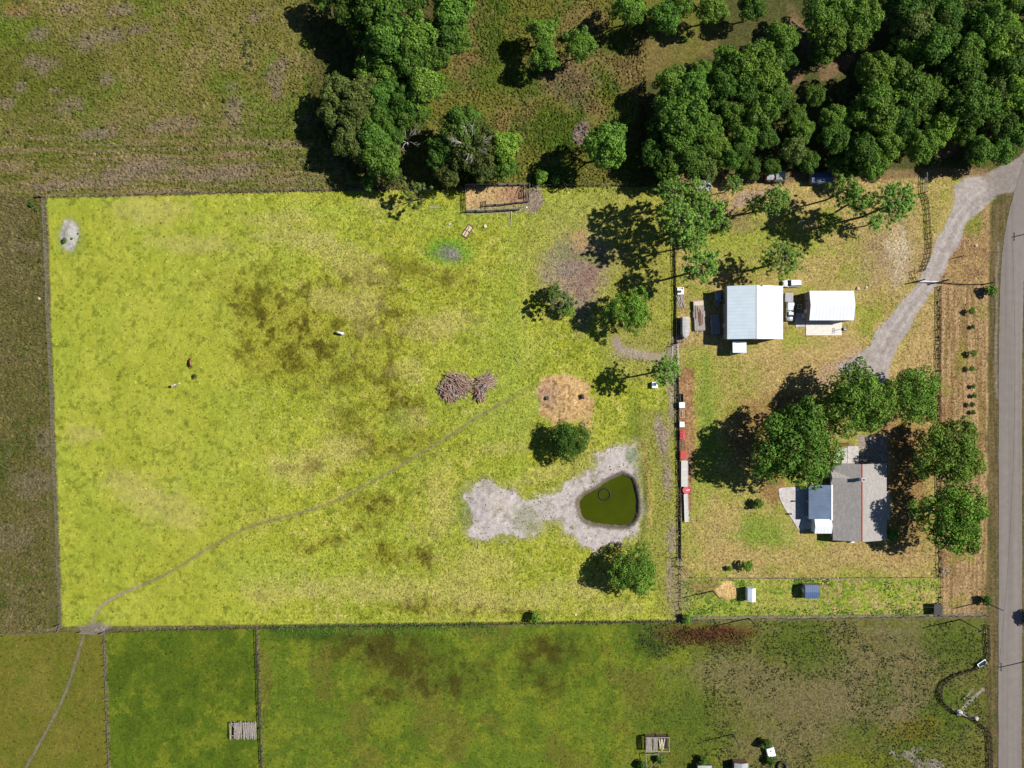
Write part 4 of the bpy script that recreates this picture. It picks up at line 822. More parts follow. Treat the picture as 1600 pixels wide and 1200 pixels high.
fence([(1066,876),(1067,884),(1081,902),(1200,903),(1340,902),(1466,901)], 'low fence between the yard and the hen run', step=4.5, rails=((.45,.06),(.9,.05)), mat='fence_grey', h=1.0)
fence([(1062,884),(1063,925),(1063,966)], 'short dark fence from the corner gate to the south boundary', step=2.6, rails=((.3,.06),), mat='fence_dark')
fence([(1467,448),(1466,560),(1467,680),(1467,800)], 'dark roadside fence from the entrance gate down past the saplings', step=3.6, rails=((.3,.12),(.7,.12),(1.1,.12)), h=1.3)
fence([(1467,800),(1468,862),(1469,900)], 'roadside fence section at the yard southeast corner', step=3.4, rails=((.3,.12),(1.0,.12)), h=1.4)
fence([(1469,902),(1469,948)], 'fence at the east end of the hen run', step=2.6, rails=((.3,.08),), h=1.2)
fence(smooth([(1441,303),(1446,312),(1449,335),(1451,365),(1452,388),(1447,410),(1441,424)], 3), 'curving dark fence along the west side of the drive', step=3.3, rails=((.3,.12),(.7,.12),(1.1,.10)), h=1.3)
fence([(1444,272),(1443,301)], 'pale double fence section at the north boundary above the drive', step=2.4, rails=((.4,.14),(.9,.14),(1.4,.14)), h=1.6, mat='wood_grey')
fence([(1470,442),(1500,444),(1520,445),(1544,443)], 'low rail fence running from the entrance gate to the roadside', step=3.3, rails=((.35,.14),(.75,.12)), mat='fence_dark', h=1.1)
fence([(1426,424),(1428,434),(1432,440)], 'short wing of fence at the west side of the entrance gate', step=1.8, rails=((.4,.08),(.9,.08)), h=1.3)
fence(smooth([(1541,975),(1542,1000),(1541,1030),(1520,1044),(1500,1050),(1480,1060),(1469,1072),(1470,1092),(1482,1104),(1494,1114)], 3), 'curved dark board fence round the neighbour entrance', step=2.4, rails=((.3,.18),(.7,.18),(1.1,.16)), h=1.3)
fence(smooth([(1508,1117),(1520,1122),(1532,1132),(1543,1142),(1546,1170),(1547,1215)], 3), 'board fence running south from the neighbour entrance to the photo edge', step=2.4, rails=((.3,.16),(.7,.16),(1.1,.16)), h=1.3)
# corral of board rails
CR = ((.3,.17),(.7,.17),(1.1,.17),(1.5,.17))
for L_, l in (([(728,291),(729,331)], 'west side of the corral, weathered board rails'), ([(729,331),(760,330.5),(811,328)], 'outer south side of the corral, weathered boards'), ([(760,322),(790,320),(825,316)], 'inner south side of the corral, weathered boards'), ([(760,314),(760,322)], 'short board wing at the corral entrance'), ([(827,291),(827,315)], 'outer east side of the corral chute, weathered boards'), ([(819,291),(819,309)], 'inner east side of the corral chute, weathered boards'), ([(729,290),(827,289)], 'north side of the corral under the trees')):
    fence(L_, l, h=1.75, step=2.8, rails=CR, mat='corral_wood', group='corral fence runs', pr=.10)
# gates
def gate(a, b_, label, mat='pipe_grey', h=1.2, bars=5, z=.2):
    A_ = P(*a); B_ = P(*b_); d = B_-A_; L = d.length; t = thing('gate', label, 'gate', (A_.x, A_.y, gz(*a)), math.atan2(d.y, d.x), 'gates')
    f = MB().tube([(0,0,z),(0,0,z+h)], .035, 6).tube([(L,0,z),(L,0,z+h)], .035, 6).tube([(0,0,z+h),(L,0,z+h)], .035, 6).tube([(0,0,z),(L,0,z)], .035, 6).tube([(L/2,0,z),(L/2,0,z+h)], .025, 6); f.obj('frame', M[mat], t)
    b = MB()
    for k in range(1, bars): b.tube([(0,0,z+h*k/bars),(L,0,z+h*k/bars)], .022, 5)
    b.obj('bars', M[mat], t)
    for x in (-.12, L+.12): MB().tube([(x,0,-.2),(x,0,z+h+.3)], .09, 7).obj('gate_post', M['fence_grey'], t)
    return t
gate((1058,537), (1059,572), 'pale pipe gate in the inner fence at the end of the field track')
gate((1050,541), (1049,572), 'second pipe gate leaf standing parallel to the inner fence gate')
gate((1435,440), (1468,441), 'white pipe gate across the drive', 'white_plastic', 1.3)
gate((1058,871), (1058,883), 'small gate at the inner fence south corner')
gate((1498,1113), (1508,1117), 'small neighbour entrance gate where the curved fence breaks')
gate((128,987), (152,987), 'field gate where the cattle trail crosses the boundary', 'wood_grey')
# tall entrance posts with short timbers
def post(px, py, h, r, label, name='gate_pillar', mat='fence_dark', cat='post'):
    p = P(px, py); t = thing(name, label, cat, (p.x, p.y, gz(px, py)), 0, 'tall posts'); MB().tube([(0,0,-.2),(0,0,h)], [r, r*.9], 9).obj('shaft', M[mat], t); MB().tube([(0,0,h),(0,0,h+.08),(0,0,h+.14)], [r*1.3, r*1.25, r*.4], 9).obj('cap', M[mat], t)
post(1434, 439.5, 3.0, .18, 'tall dark post at the west end of the white drive gate'); post(1470, 440, 3.2, .2, 'tall dark post at the east end of the white drive gate')
post(1497, 402, 2.2, .12, 'lone pale-topped post east of the drive'); post(1096, 0+1160, 1.0, .1, 'short stake by the neighbour utility pole')
post(94, 976, 1.5, .16, 'thick corner post at the field southwest corner', mat='fence_grey'); post(66, 307, 1.8, .16, 'thick corner post at the field northwest corner', mat='fence_grey'); post(163, 988, 1.6, .14, 'thick post just right of the cattle trail gate', mat='fence_grey')
post(988, 312, 1.6, .06, 'thin stake just inside the north boundary west of the pines', mat='pale_bark'); post(1544, 443, 1.9, .15, 'thick end post where the cross fence meets the verge')
# utility poles
def pole(px, py, h, label, arm=True, ang=0.0):
    p = P(px, py); t = thing('utility_pole', label, 'utility pole', (p.x, p.y, 0), ang, 'utility poles')
    MB().tube([(0,0,-.5),(0,0,h)], [.17,.11], 9).obj('pole', M['fence_grey'], t, True)
    if arm:
        a = MB().box((0,.0,h-.5), (.12,2.2,.12)).obj('crossarm', M['fence_grey'], t)
        for y in (-.95,0,.95): MB().tube([(0,y,h-.44),(0,y,h-.36),(0,y,h-.22)], [.03,.07,.04], 6).obj('insulator', M['white_plastic'], a)
    else: MB().tube([(0,0,h),(0,0,h+.15)], [.09,.05], 7).obj('insulator', M['white_plastic'], t)
    return Vector((p.x, p.y, h))
a1 = pole(1113, 923, 7.6, 'utility pole in the hen run west of the wood chips', False)
a2 = pole(1144.5, 1147, 7.4, 'utility pole in the southeast paddock near the photo bottom', False)
a3 = pole(1537, 940, 7.6, 'utility pole at the property southeast corner by the road', False)
a4 = pole(1500, 968, 9.4, 'utility pole just south of the boundary near the road', False)
a5 = pole(1170, 966, 9.0, 'utility pole just south of the boundary below the white coop', False)
a6 = pole(1612, 1031, 8.4, 'utility pole beyond the road, its shadow crossing the southern asphalt'); a7 = pole(1632, 359, 8.4, 'utility pole beyond the road, its shadow on the northern asphalt')
def wire(a, b_, label, sag=.8):
    pts = [a.lerp(b_, i/16)-Vector((0,0,sag*4*(i/16)*(1-i/16))) for i in range(17)]; o = MB().tube(pts, .018, 4).obj('power_line', M['wire']); tag(o, label, 'power line', 'overhead power lines')
wire(a5, a4, 'overhead line above the south boundary between two poles'); wire(a4, a6, 'overhead line from the boundary pole across the road'); wire(a1, a3, 'overhead line running above the hen run'); wire(a6, a7, 'overhead line along the far side of the road', 2.0)

# ================================================================== BUILDINGS
def rect(px0, py0, px1, py1, h):
    a = P(px0, py0, h); b_ = P(px1, py1, h); return min(a.x, b_.x), min(a.y, b_.y), max(a.x, b_.x), max(a.y, b_.y)
def gable(name, label, cat, box_px, eave, ridge, axis, roof_mat, wall_mat, over=.35, group=None, ridge_at=None, thick=.12, z0=0.0, doors=(), windows=(), open_=False, trim=None):
    """axis = direction the ridge runs ('x' or 'y'); box_px = roof outline as seen in the photo at eave height"""
    x0, y0, x1, y1 = rect(*box_px, eave); cx, cy = (x0+x1)/2, (y0+y1)/2; w_, d_ = x1-x0, y1-y0
    t = thing(name, label, cat, (cx, cy, z0), 0, group); hx, hy = w_/2, d_/2; wx_, wy_ = hx-over, hy-over
    m = 0.0 if ridge_at is None else ridge_at
    def rz(u): # height of roof underside at across-coordinate u
        half = hx if axis == 'y' else hy
        return eave+(ridge-eave)*((u+half)/(m+half) if u < m else (half-u)/(half-m))
    W = MB()
    if axis == 'y':
        g = [(-wx_,0),(wx_,0),(wx_,rz(wx_)),(m,ridge),(-wx_,rz(-wx_))]; W.ring([[(x,-wy_,z) for x,z in g],[(x,wy_,z) for x,z in g]])
    else:
        g = [(-wy_,0),(wy_,0),(wy_,rz(wy_)),(m,ridge),(-wy_,rz(-wy_))]; W.ring([[(-wx_,y,z) for y,z in g],[(wx_,y,z) for y,z in g]])
    if not open_: W.obj('wall', wall_mat, t)
    else:
        for sx in (-1,1):
            for sy in (-1,1): MB().box((sx*wx_, sy*wy_, eave/2), (.14,.14,eave)).obj('post', wall_mat, t)
    Rf = MB(); th = thick
    n = 1
    if axis == 'y': g = [(-hx,eave),(m,ridge),(hx,eave),(hx,eave+th),(m,ridge+th),(-hx,eave+th)]; Rf.ring([[(x,-hy,z+.01) for x,z in g],[(x,hy,z+.01) for x,z in g]])
    else: g = [(-hy,eave),(m,ridge),(hy,eave),(hy,eave+th),(m,ridge+th),(-hy,eave+th)]; Rf.ring([[(-hx,y,z+.01) for y,z in g],[(hx,y,z+.01) for y,z in g]])
    r = Rf.obj('roof', roof_mat, t)
    if trim:
        c = MB()
        if axis == 'y': c.box((m,0,ridge+th+.03), (.22,d_,.06))
        else: c.box((0,m,ridge+th+.03), (w_,.22,.06))
        c.obj('ridge_cap', trim, r)
    for (side, u, wd, hh) in doors:
        b = MB(); s = {'w':(-wx_-.02,u),'e':(wx_+.02,u),'s':(u,-wy_-.02),'n':(u,wy_+.02)}[side]
        dm = (.08,wd,hh) if side in 'we' else (wd,.08,hh); dr = b.box((s[0],s[1],hh/2), dm).obj('door', M['wall_white'], t)
        hd = (.06,.06,.2); off = (-.06 if side == 'w' else .06 if side == 'e' else 0, -.06 if side == 's' else .06 if side == 'n' else 0)
        MB().box((s[0]+off[0]+(wd*.35 if side in 'sn' else 0), s[1]+off[1]+(wd*.35 if side in 'we' else 0), 1.05), hd).obj('handle', M['black'], dr)
    for (side, u, wd, zc, hh) in windows:
        s = {'w':(-wx_-.02,u),'e':(wx_+.02,u),'s':(u,-wy_-.02),'n':(u,wy_+.02)}[side]
        dm = (.06,wd,hh) if side in 'we' else (wd,.06,hh); f = MB().box((s[0],s[1],zc), dm).obj('window', M['wall_white'], t)
        k = 1.0; dm2 = (.09,wd-.18,hh-.18) if side in 'we' else (wd-.18,.09,hh-.18); MB().box((s[0],s[1],zc), dm2).obj('pane', M['glass'], f)
    return t, (x0, y0, x1, y1, r)
barn, bb = gable('barn', 'big barn with a white and pale blue metal gable roof', 'barn', (1136,447,1223,530), 4.6, 6.5, 'y', M['roof_white'], M['wall_tan'], .25, ridge_at=-.2, doors=(('s',2.5,3.2,3.0),('w',-3,1.0,2.1),('e',3,3.4,3.0)), windows=(('w',3,1.2,1.7,1.0),('s',-3,1.0,1.7,.9)), trim=M['wall_white'])
lt = thing('lean_to_shed', 'small flat white-roofed lean-to on the south side of the big barn', 'shed', (*P(1155.5, 542, 3).to_2d(), 0), 0)
MB().box((0,0,3.0), (3.6,3.1,.1), 0, ('X', -.06)).obj('roof', M['roof_white'], lt); W = MB()
for sx in (-1,1):
    for sy in (-1,1): MB().box((sx*1.6, sy*1.4, 1.45), (.14,.14,2.9)).obj('post', M['fence_grey'], lt)
MB().box((1.62,0,1.4), (.05,2.6,2.7)).obj('side_wall', M['wall_tan'], lt)
shop, sb = gable('workshop', 'white gabled metal workshop east of the barn', 'workshop', (1264.5,454.5,1334,500.5), 3.7, 4.5, 'x', M['roof_white_x'], M['wall_brown'], .12, doors=(('s',2.5,3.0,2.5),('w',-1.2,1.0,2.1)), windows=(('s',-3,1.2,1.6,1.0),('w',1.5,1.1,1.6,.9),('e',0,1.2,1.6,1.0)))
# slabs beside it
def slab(px0, py0, px1, py1, z, mat, label, name='concrete_slab', cat='slab'):
    x0, y0, x1, y1 = rect(px0, py0, px1, py1, 0); o = MB().box(((x0+x1)/2, (y0+y1)/2, z/2-.05), (x1-x0, y1-y0, z+.1)).obj(name, M[mat], bevel=.01); tag(o, label, cat, 'slabs'); return o
slab(1259, 496, 1315, 524, .14, 'cream_slab', 'cream concrete apron on the south side of the workshop')
slab(1243, 489, 1258, 511, .16, 'concrete', 'grey square step slab west of the cream apron in the barn shadow')
slab(1324, 697, 1341.5, 724, .12, 'concrete', 'pale rectangular slab at the north end of the house')
slab(1306, 700, 1323.5, 724, .10, 'concrete', 'darker slab strip left of the pale one at the house north end')
# patio
b = MB(); PT = smooth([(1216,765),(1222,762),(1262,760),(1300,760),(1300,826),(1262,826),(1249,829),(1238,812),(1226,795),(1218,778)], 3)
b.prism([tuple(P(x, y).to_2d()) for x, y in PT], -.05, .12); tag(b.obj('patio', M['concrete']), 'pale concrete patio with a rounded west edge behind the house', 'patio')
# house
house, hb = gable('house', 'grey shingled ranch house with a chimney', 'house', (1301,724,1385,844), 2.7, 4.7, 'y', M['shingle'], M['wall_tan'], .5, ridge_at=-.3, doors=(('e',2,1.0,2.1),('s',-2,1.0,2.1)), windows=(('e',-4,1.6,1.5,1.1),('e',6,1.4,1.5,1.1),('w',-6,1.2,1.5,1.0),('s',3,1.4,1.5,1.1),('n',-3,1.4,1.5,1.1)), trim=M['brick_red'])
hx0, hy0, hx1, hy1, hroof = hb; hc_ = Vector(((hx0+hx1)/2, (hy0+hy1)/2, 0))
def at_house(px, py, h): return P(px, py, h)-hc_
q = at_house(1349, 749, 5.4)
ch = MB().box((q.x-.3, q.y, 5.0), (.95,.7,2.2)).obj('chimney', M['wall_white'], hroof, bevel=.03); MB().box((q.x-.3, q.y, 6.16), (1.15,.9,.12)).obj('chimney_cap', M['concrete'], ch)
MB().box((q.x-.3, q.y, 6.26), (.5,.4,.1)).obj('flue', M['black'], ch)
# cross gable on the west slope
hx_main = (hx1-hx0)/2
g = MB(); A1 = at_house(1297.5, 737, 2.8); B1 = at_house(1297.5, 757.5, 2.8); T = at_house(1318.5, 743, 3.62); rzv = 3.62; mid = at_house(1297.5, 741, 2.8)
ymid = (A1.y+B1.y)/2+.25
yN, yS = ymid+1.75, ymid-1.75; xt = -hx_main+ (4.05-2.83)/(2.0/(hx_main-.3))
vs = [(A1.x, yN, 2.86), (A1.x, ymid, 4.05), (A1.x, yS, 2.86), (xt, ymid, 4.05), (-hx_main+.12, yN, 2.86), (-hx_main+.12, yS, 2.86)]
g.add(vs, [(0,1,3,4),(1,2,5,3),(0,4,5,2),(4,3,5),(0,2,1)]); g.obj('porch_gable', M['shingle'], hroof)
MB().box((A1.x+.35, ymid, 1.35), (.12, .12, 2.7)).obj('porch_post', M['wall_white'], house)
gq0 = at_house(1298.5, 757, 2.7); gq1 = at_house(1301, 813, 2.7)
MB().box(((gq0.x+gq1.x)/2-.02, (gq0.y+gq1.y)/2, 2.78), (.42, gq0.y-gq1.y, .16)).obj('gutter', M['wall_white'], hroof)
e0 = at_house(1384, 768, 2.65); e1 = at_house(1391, 812, 2.55)
MB().box(((e0.x+e1.x)/2-.1, (e0.y+e1.y)/2, 2.55), (1.5, e0.y-e1.y, .12), 0, ('Y', .2)).obj('porch_roof', M['shingle'], hroof)
# patio roof and white utility roof
pr_ = thing('patio_cover', 'blue-grey ribbed metal patio roof on the west side of the house', 'patio cover', (*P(1281, 784.5, 2.6).to_2d(), 0.1))
MB().box((0,0,2.5), (5.75,8.9,.1), 0, ('Y', -.045)).obj('roof', M['roof_blue'], pr_)
for sx in (-1,1):
    for sy in (-1,0,1): MB().box((sx*2.65, sy*4.2, 1.2), (.1,.1,2.4)).obj('post', M['wall_white'], pr_)
pv, _ = gable('garden_shed', 'small bright white gabled shed at the patio south end', 'shed', (1272.5,811,1299.5,833.5), 2.5, 3.0, 'x', M['roof_white_x'], M['wall_white'], .15, doors=(('w',0,.9,2.0),), windows=(('s',0,1.0,1.5,.8),), ridge_at=.1)
pv.location.z = .0
# outbuildings
gable('chicken_coop', 'small coop with a two-tone white gable roof beside the wood chips', 'coop', (1168,919,1180.5,940), 2.1, 2.5, 'y', M['roof_white'], M['wall_white'], .1, 'hen run buildings', doors=(('w',0,.8,1.7),), windows=(('s',0,.6,1.2,.5),))
gable('shed', 'dark blue metal-roofed shed in the hen run', 'shed', (1257.5,914,1279,935), 2.2, 2.45, 'x', M['roof_navy'], M['wall_brown'], .1, 'hen run buildings', doors=(('w',0,.9,1.8),), windows=(('s',0,.8,1.3,.6),))
def black_shed(px0, py0, px1, py1, h, label):
    x0, y0, x1, y1 = rect(px0, py0, px1, py1, h); t = thing('feed_shelter', label, 'shelter', ((x0+x1)/2, (y0+y1)/2, 0), 0, 'hen run buildings'); w_, d_ = x1-x0, y1-y0
    MB().box((0,0,h), (w_,d_,.08), 0, ('Y',.08)).obj('roof', M['black'], t)
    for sx in (-1,1):
        for sy in (-1,1): MB().box((sx*(w_/2-.1), sy*(d_/2-.1), h/2-.05), (.1,.1,h-.1)).obj('post', M['fence_dark'], t)
    MB().box((w_/2-.1,0,h*.5), (.05,d_-.3,h*.8)).obj('back_panel', M['black'], t)
black_shed(1459, 944, 1472.5, 961, 1.6, 'black flat-topped shelter in the hen run southeast corner')
gable('shed', 'grey corrugated roof half hidden by pines on the north boundary', 'shed', (1088,281,1111,299), 2.3, 2.6, 'y', M['roof_grey'], M['wall_tan'], .1, 'sheds on the northern boundary', doors=(('s',0,.9,1.9),), windows=(('e',0,.8,1.4,.6),))
gable('shed', 'small grey-roofed hut under the northern wood above the lawn', 'shed', (1212.5,267,1227,281), 2.2, 2.5, 'y', M['roof_grey'], M['wall_white'], .1, 'sheds on the northern boundary', doors=(('s',0,.9,1.9),), windows=(('w',0,.8,1.4,.6),))
gable('shed', 'low rusty-walled hut west of the grey hut under the northern wood', 'shed', (1198,272,1210,281), 1.7, 1.9, 'x', M['roof_grey'], M['wood_red'], .1, 'sheds on the northern boundary', doors=(('s',0,.8,1.6),), windows=(('e',0,.5,1.1,.4),))
gable('shed', 'dark tarpaulin-roofed lean hut in shade by the north boundary', 'shed', (1268,270,1300,285), 2.0, 2.3, 'x', M['roof_navy'], M['wall_brown'], .1, 'sheds on the northern boundary', doors=(('s',0,.9,1.8),), windows=(('s',2,.8,1.3,.6),))
gable('shed', 'grey-roofed neighbour hut cut by the photo bottom, western one', 'shed', (1090,1196,1112,1222), 2.0, 2.4, 'x', M['roof_grey'], M['wood_brown'], .1, 'neighbour huts at the bottom', doors=(('s',0,.9,1.8),), windows=(('w',0,.7,1.3,.5),))
gable('shed', 'grey-roofed neighbour hut cut by the photo bottom, eastern one', 'shed', (1147,1192,1169,1220), 2.2, 2.6, 'y', M['roof_grey'], M['wood_brown'], .1, 'neighbour huts at the bottom', doors=(('s',0,.9,1.8),), windows=(('w',0,.7,1.3,.5),))
# broken-roofed pen and open run
def pen(px, py, label):
    p = P(px, py, 1.8); t = thing('broken_shed', label, 'shed', (p.x, p.y, 0)); rn = random.Random(4)
    for sx in (-3.0, -.1, 3.0):
        for sy in (-1.8, 1.8): MB().box((sx,sy,.95), (.14,.14,1.9)).obj('post', M['fence_grey'], t)
    b = MB().box((0,-1.85,1.94), (6.3,.16,.12)).box((0,1.85,1.94), (6.3,.16,.12)).box((-3.05,0,1.96), (.14,3.8,.12)).box((3.05,0,1.96), (.14,3.8,.12)).box((-.1,0,1.95), (.14,3.8,.12)); b.obj('roof_frame', M['wood_grey'], t)
    b = MB()
    for i in range(9):
        if i in (5,): continue
        b.box((-2.8+i*.3, rn.uniform(-.05,.05), 2.04), (.22,3.7,.04), rn.uniform(-.03,.03))
    b.obj('slats', M['wood_grey'], t)
    b = MB()
    for i in range(5): b.box((.5+i*.28, rn.uniform(-.4,.4), 2.06+.01*i), (.2,2.8,.04), rn.uniform(-.2,.2))
    b.obj('loose_slats', M['wood_pale'], t); MB().box((0,1.75,.9), (6,.06,1.6)).obj('back_wall', M['wood_brown'], t); MB().box((1.9,0,.25), (2,3.2,.3)).obj('feed_trough', M['black'], t)
pen(1027.5, 1163, 'weathered shed with a broken slatted roof in the southern paddock')
p = P(1018, 1187, .0); t = thing('open_frame_run', 'open grey timber frame attached south of the broken-roofed shed', 'frame', (p.x, p.y, 0))
b = MB()
for (a, c) in (((-1.8,2),(1.6,2)),((-1.8,2),(-1.4,-2)),((1.6,2),(1.9,-1.9)),((-1.4,-2),(1.9,-1.9)),((-1.2,-2),(2.6,1.7))):
    b.tube([(a[0],a[1],1.3),(c[0],c[1],1.3)], .08, 6)
b.obj('top_rails', M['wood_grey'], t)
for c in ((-1.8,2),(1.6,2),(-1.4,-2),(1.9,-1.9)): MB().tube([(c[0],c[1],0),(c[0],c[1],1.35)], .09, 6).obj('post', M['wood_grey'], t)

# ================================================================== VEHICLES
def wheel(parent, x, y, r, w_=.22):
    o = bpy.data.objects.new('wheel', None); 
    me = MB().tube([(0,-w_/2,0),(0,w_/2,0)], r, 16).mesh('tyre', M['rubber']); wl = bpy.data.objects.new('wheel', me); COL.objects.link(wl); wl.parent = parent; wl.location = (x, y, r)
    MB().tube([(0,-w_/2-.012,0),(0,w_/2+.012,0)], r*.6, 12).obj('rim', M['rim'], wl); return wl
def sec(x, hw, z0, z1, tuck=.86, r=.12):
    return [(x,-hw*.92,z0),(x,-hw,z0+r),(x,-hw,z1-r*1.2),(x,-hw*tuck,z1),(x,0,z1+.03),(x,hw*tuck,z1),(x,hw,z1-r*1.2),(x,hw,z0+r),(x,hw*.92,z0)]
def car(px, py, ang, paint, label, pickup=False, L=4.7, Wd=1.85):
    p = P(px, py, .8); t = thing('pickup_truck' if pickup else 'parked_car', label, 'pickup truck' if pickup else 'car', (p.x, p.y, .0), ang); h = L/2; w_ = Wd/2
    if pickup:
        MB().ring([sec(-h, w_*.9, .45, .95), sec(-h+.15, w_, .35, 1.0), sec(.35, w_, .32, 1.02), sec(.5, w_, .32, 1.06), sec(h-.7, w_*.98, .35, 1.08), sec(h-.1, w_*.9, .42, .95), sec(h, w_*.8, .45, .8)]).obj('body', paint, t, True)
        cx0, cx1, rx0, rx1, top = .05, 1.5, .25, .95, 1.78; MB().box((-1.35,0,1.12), (2.0,1.5,.5)).box((-1.35,0,1.44), (2.1,1.62,.1)).obj('bed_cover', M['silver_paint'], t, bevel=.04)
    else:
        MB().ring([sec(-h, w_*.82, .45, .85), sec(-h+.15, w_*.95, .32, .95), sec(-h+.9, w_, .28, 1.0), sec(.8, w_, .28, 1.0), sec(1.5, w_, .3, .98), sec(h-.4, w_*.93, .32, .86), sec(h, w_*.75, .42, .7)]).obj('body', paint, t, True)
        cx0, cx1, rx0, rx1, top = -h+.15, 1.25, -h+.55, .45, 1.5
    z = 1.02
    G = lambda x, k, zz: [(x,-w_*k,zz),(x,w_*k,zz)]
    MB().add([(cx0,-w_*.9,z),(cx0,w_*.9,z),(rx0,w_*.72,top-.03),(rx0,-w_*.72,top-.03)], [(0,1,2,3)]).obj('rear_window', M['glass'], t)
    MB().add([(cx1,-w_*.9,z-.02),(cx1,w_*.9,z-.02),(rx1,w_*.72,top-.03),(rx1,-w_*.72,top-.03)], [(0,1,2,3)]).obj('windshield', M['glass'], t)
    for s in (-1,1):
        MB().add([(cx0,s*w_*.9,z),(cx1,s*w_*.9,z-.02),(rx1,s*w_*.72,top-.03),(rx0,s*w_*.72,top-.03)], [(0,1,2,3)]).obj('side_window', M['glass'], t)
    MB().ring([[(rx0-.12,-w_*.70,top-.06),(rx0-.12,w_*.70,top-.06),(rx0-.05,w_*.66,top),(rx0-.05,-w_*.66,top)],[(rx1+.06,-w_*.74,top-.06),(rx1+.06,w_*.74,top-.06),(rx1-.05,w_*.68,top+.03),(rx1-.05,-w_*.68,top+.03)]]).obj('roof', paint, t)
    for s in (-1,1):
        wheel(t, h-.85, s*(w_-.1), .34); wheel(t, -h+.9, s*(w_-.1), .34)
        MB().box((h-.14, s*w_*.66, .72), (.16,.34,.14)).obj('headlight', M['lamp_clear'], t); MB().box((-h+.05, s*w_*.7, .8), (.1,.26,.18)).obj('tail_light', M['lamp_red'], t)
        MB().box((cx1-.15, s*(w_+.08), 1.08), (.14,.2,.14)).obj('wing_mirror', paint, t)
    return t
car(1237.5, 442.5, math.pi+.04, M['white_paint'], 'white car parked at the northeast corner of the barn', L=4.9)
car(1234, 487, -math.pi/2-.03, M['silver_paint'], 'silver pickup with covered bed between barn and workshop', True, L=4.9)
def flat_trailer(px, py, L, Wd, zd, ang, mat, label, tongue=1, cargo=None, group='trailers by the barn', name='flatbed_trailer', planks=True, sides=False):
    p = P(px, py, zd); t = thing(name, label, 'trailer', (p.x, p.y, 0), ang, group); rn = random.Random(int(px))
    b = MB(); n = 7
    for i in range(n): b.box((0, -Wd/2+Wd*(i+.5)/n, zd+rn.uniform(0,.02)), (L*rn.uniform(.985,1), Wd/n-.03, .05))
    b.obj('deck', mat, t); f = MB().box((0,-Wd/2-.04,zd-.06), (L,.07,.16)).box((0,Wd/2+.04,zd-.06), (L,.07,.16)).box((-L/2,0,zd-.06), (.07,Wd,.16)).box((L/2,0,zd-.06), (.07,Wd,.16)); f.obj('frame', M['grey_paint'], t)
    MB().tube([(L/2,-Wd*.3,zd-.12),(L/2+1.3*tongue,0,zd-.15)], .05, 6).tube([(L/2,Wd*.3,zd-.12),(L/2+1.3*tongue,0,zd-.15)], .05, 6).obj('tongue', M['grey_paint'], t)
    MB().tube([(L/2+1.1*tongue,0,0),(L/2+1.1*tongue,0,zd+.15)], .04, 6).obj('jack', M['grey_paint'], t)
    for s in (-1,1):
        for x in (-.45,.35): wheel(t, x-.3, s*(Wd/2+.12), .3, .18)
        MB().box((-.35, s*(Wd/2+.14), .66), (1.6,.26,.05)).obj('fender', M['grey_paint'], t)
    if sides:
        for s in (-1,1): MB().box((0, s*(Wd/2), zd+.3), (L,.05,.5)).obj('side_rail', M['grey_paint'], t)
    return t
tt = flat_trailer(1092.5, 493, 7.9, 2.6, .75, -math.pi/2+.06, M['wood_grey'], 'long grey wooden flatbed trailer west of the barn')
MB().box((-3.2,0,.80), (1.1,2.5,.05), 0, ('Y',-.03)).obj('ramp', M['wood_pale'], tt); b = MB()
rn = random.Random(2)
for i in range(6): b.box((rn.uniform(-1,1), rn.uniform(-.9,.9), .83+.02*i), (rn.uniform(2.5,5),.12,.05), rn.uniform(-.03,.03))
b.obj('loose_boards', M['wood_brown'], tt)
flat_trailer(1117, 507, 5.0, 2.0, .65, -math.pi/2+.09, M['grey_paint'], 'low grey utility trailer in the barn shadow', sides=True)
t3 = flat_trailer(1232, 465, 2.4, 2.0, .7, -math.pi/2, M['grey_paint'], 'small grey trailer with a flat cover behind the silver pickup', sides=True); MB().box((0,0,1.22), (2.4,2.1,.05)).obj('cover', M['grey_paint'], t3)
# horse trailer with pointed nose
p = P(1071.5, 512, 2.1); t = thing('horse_trailer', 'light grey horse trailer with a pointed nose beside the inner fence', 'trailer', (p.x, p.y, 0), -math.pi/2)
def hs(x, hw, z1): return [(x,-hw,.5),(x,-hw,z1-.25),(x,-hw*.8,z1),(x,0,z1+.05),(x,hw*.8,z1),(x,hw,z1-.25),(x,hw,.5)]
bo = MB().ring([hs(-2.8,1.05,2.15), hs(1.4,1.05,2.15), hs(2.2,.8,2.05), hs(2.75,.3,1.85)]).obj('body', pm('trailer_skin', (.30,.29,.285), .12, 1.2, .5, .1), t)
b = MB()
for x in (-2,-1.2,-.4,.4,1.2): b.box((x,0,2.215), (.06,1.5,.03))
b.obj('roof_ribs', M['pipe_grey'], bo)
for s in (-1,1):
    for x in (-.6,.2): wheel(t, x, s*1.12, .34)
    MB().box((-1.5,s*1.06,1.5), (1.0,.03,.4)).obj('window', M['glass'], t)
MB().tube([(2.6,0,.6),(3.9,0,.5)], .06, 6).obj('hitch', M['grey_paint'], t); MB().box((-2.83,0,1.2), (.05,1.7,1.5)).obj('rear_door', M['white_plastic'], t)
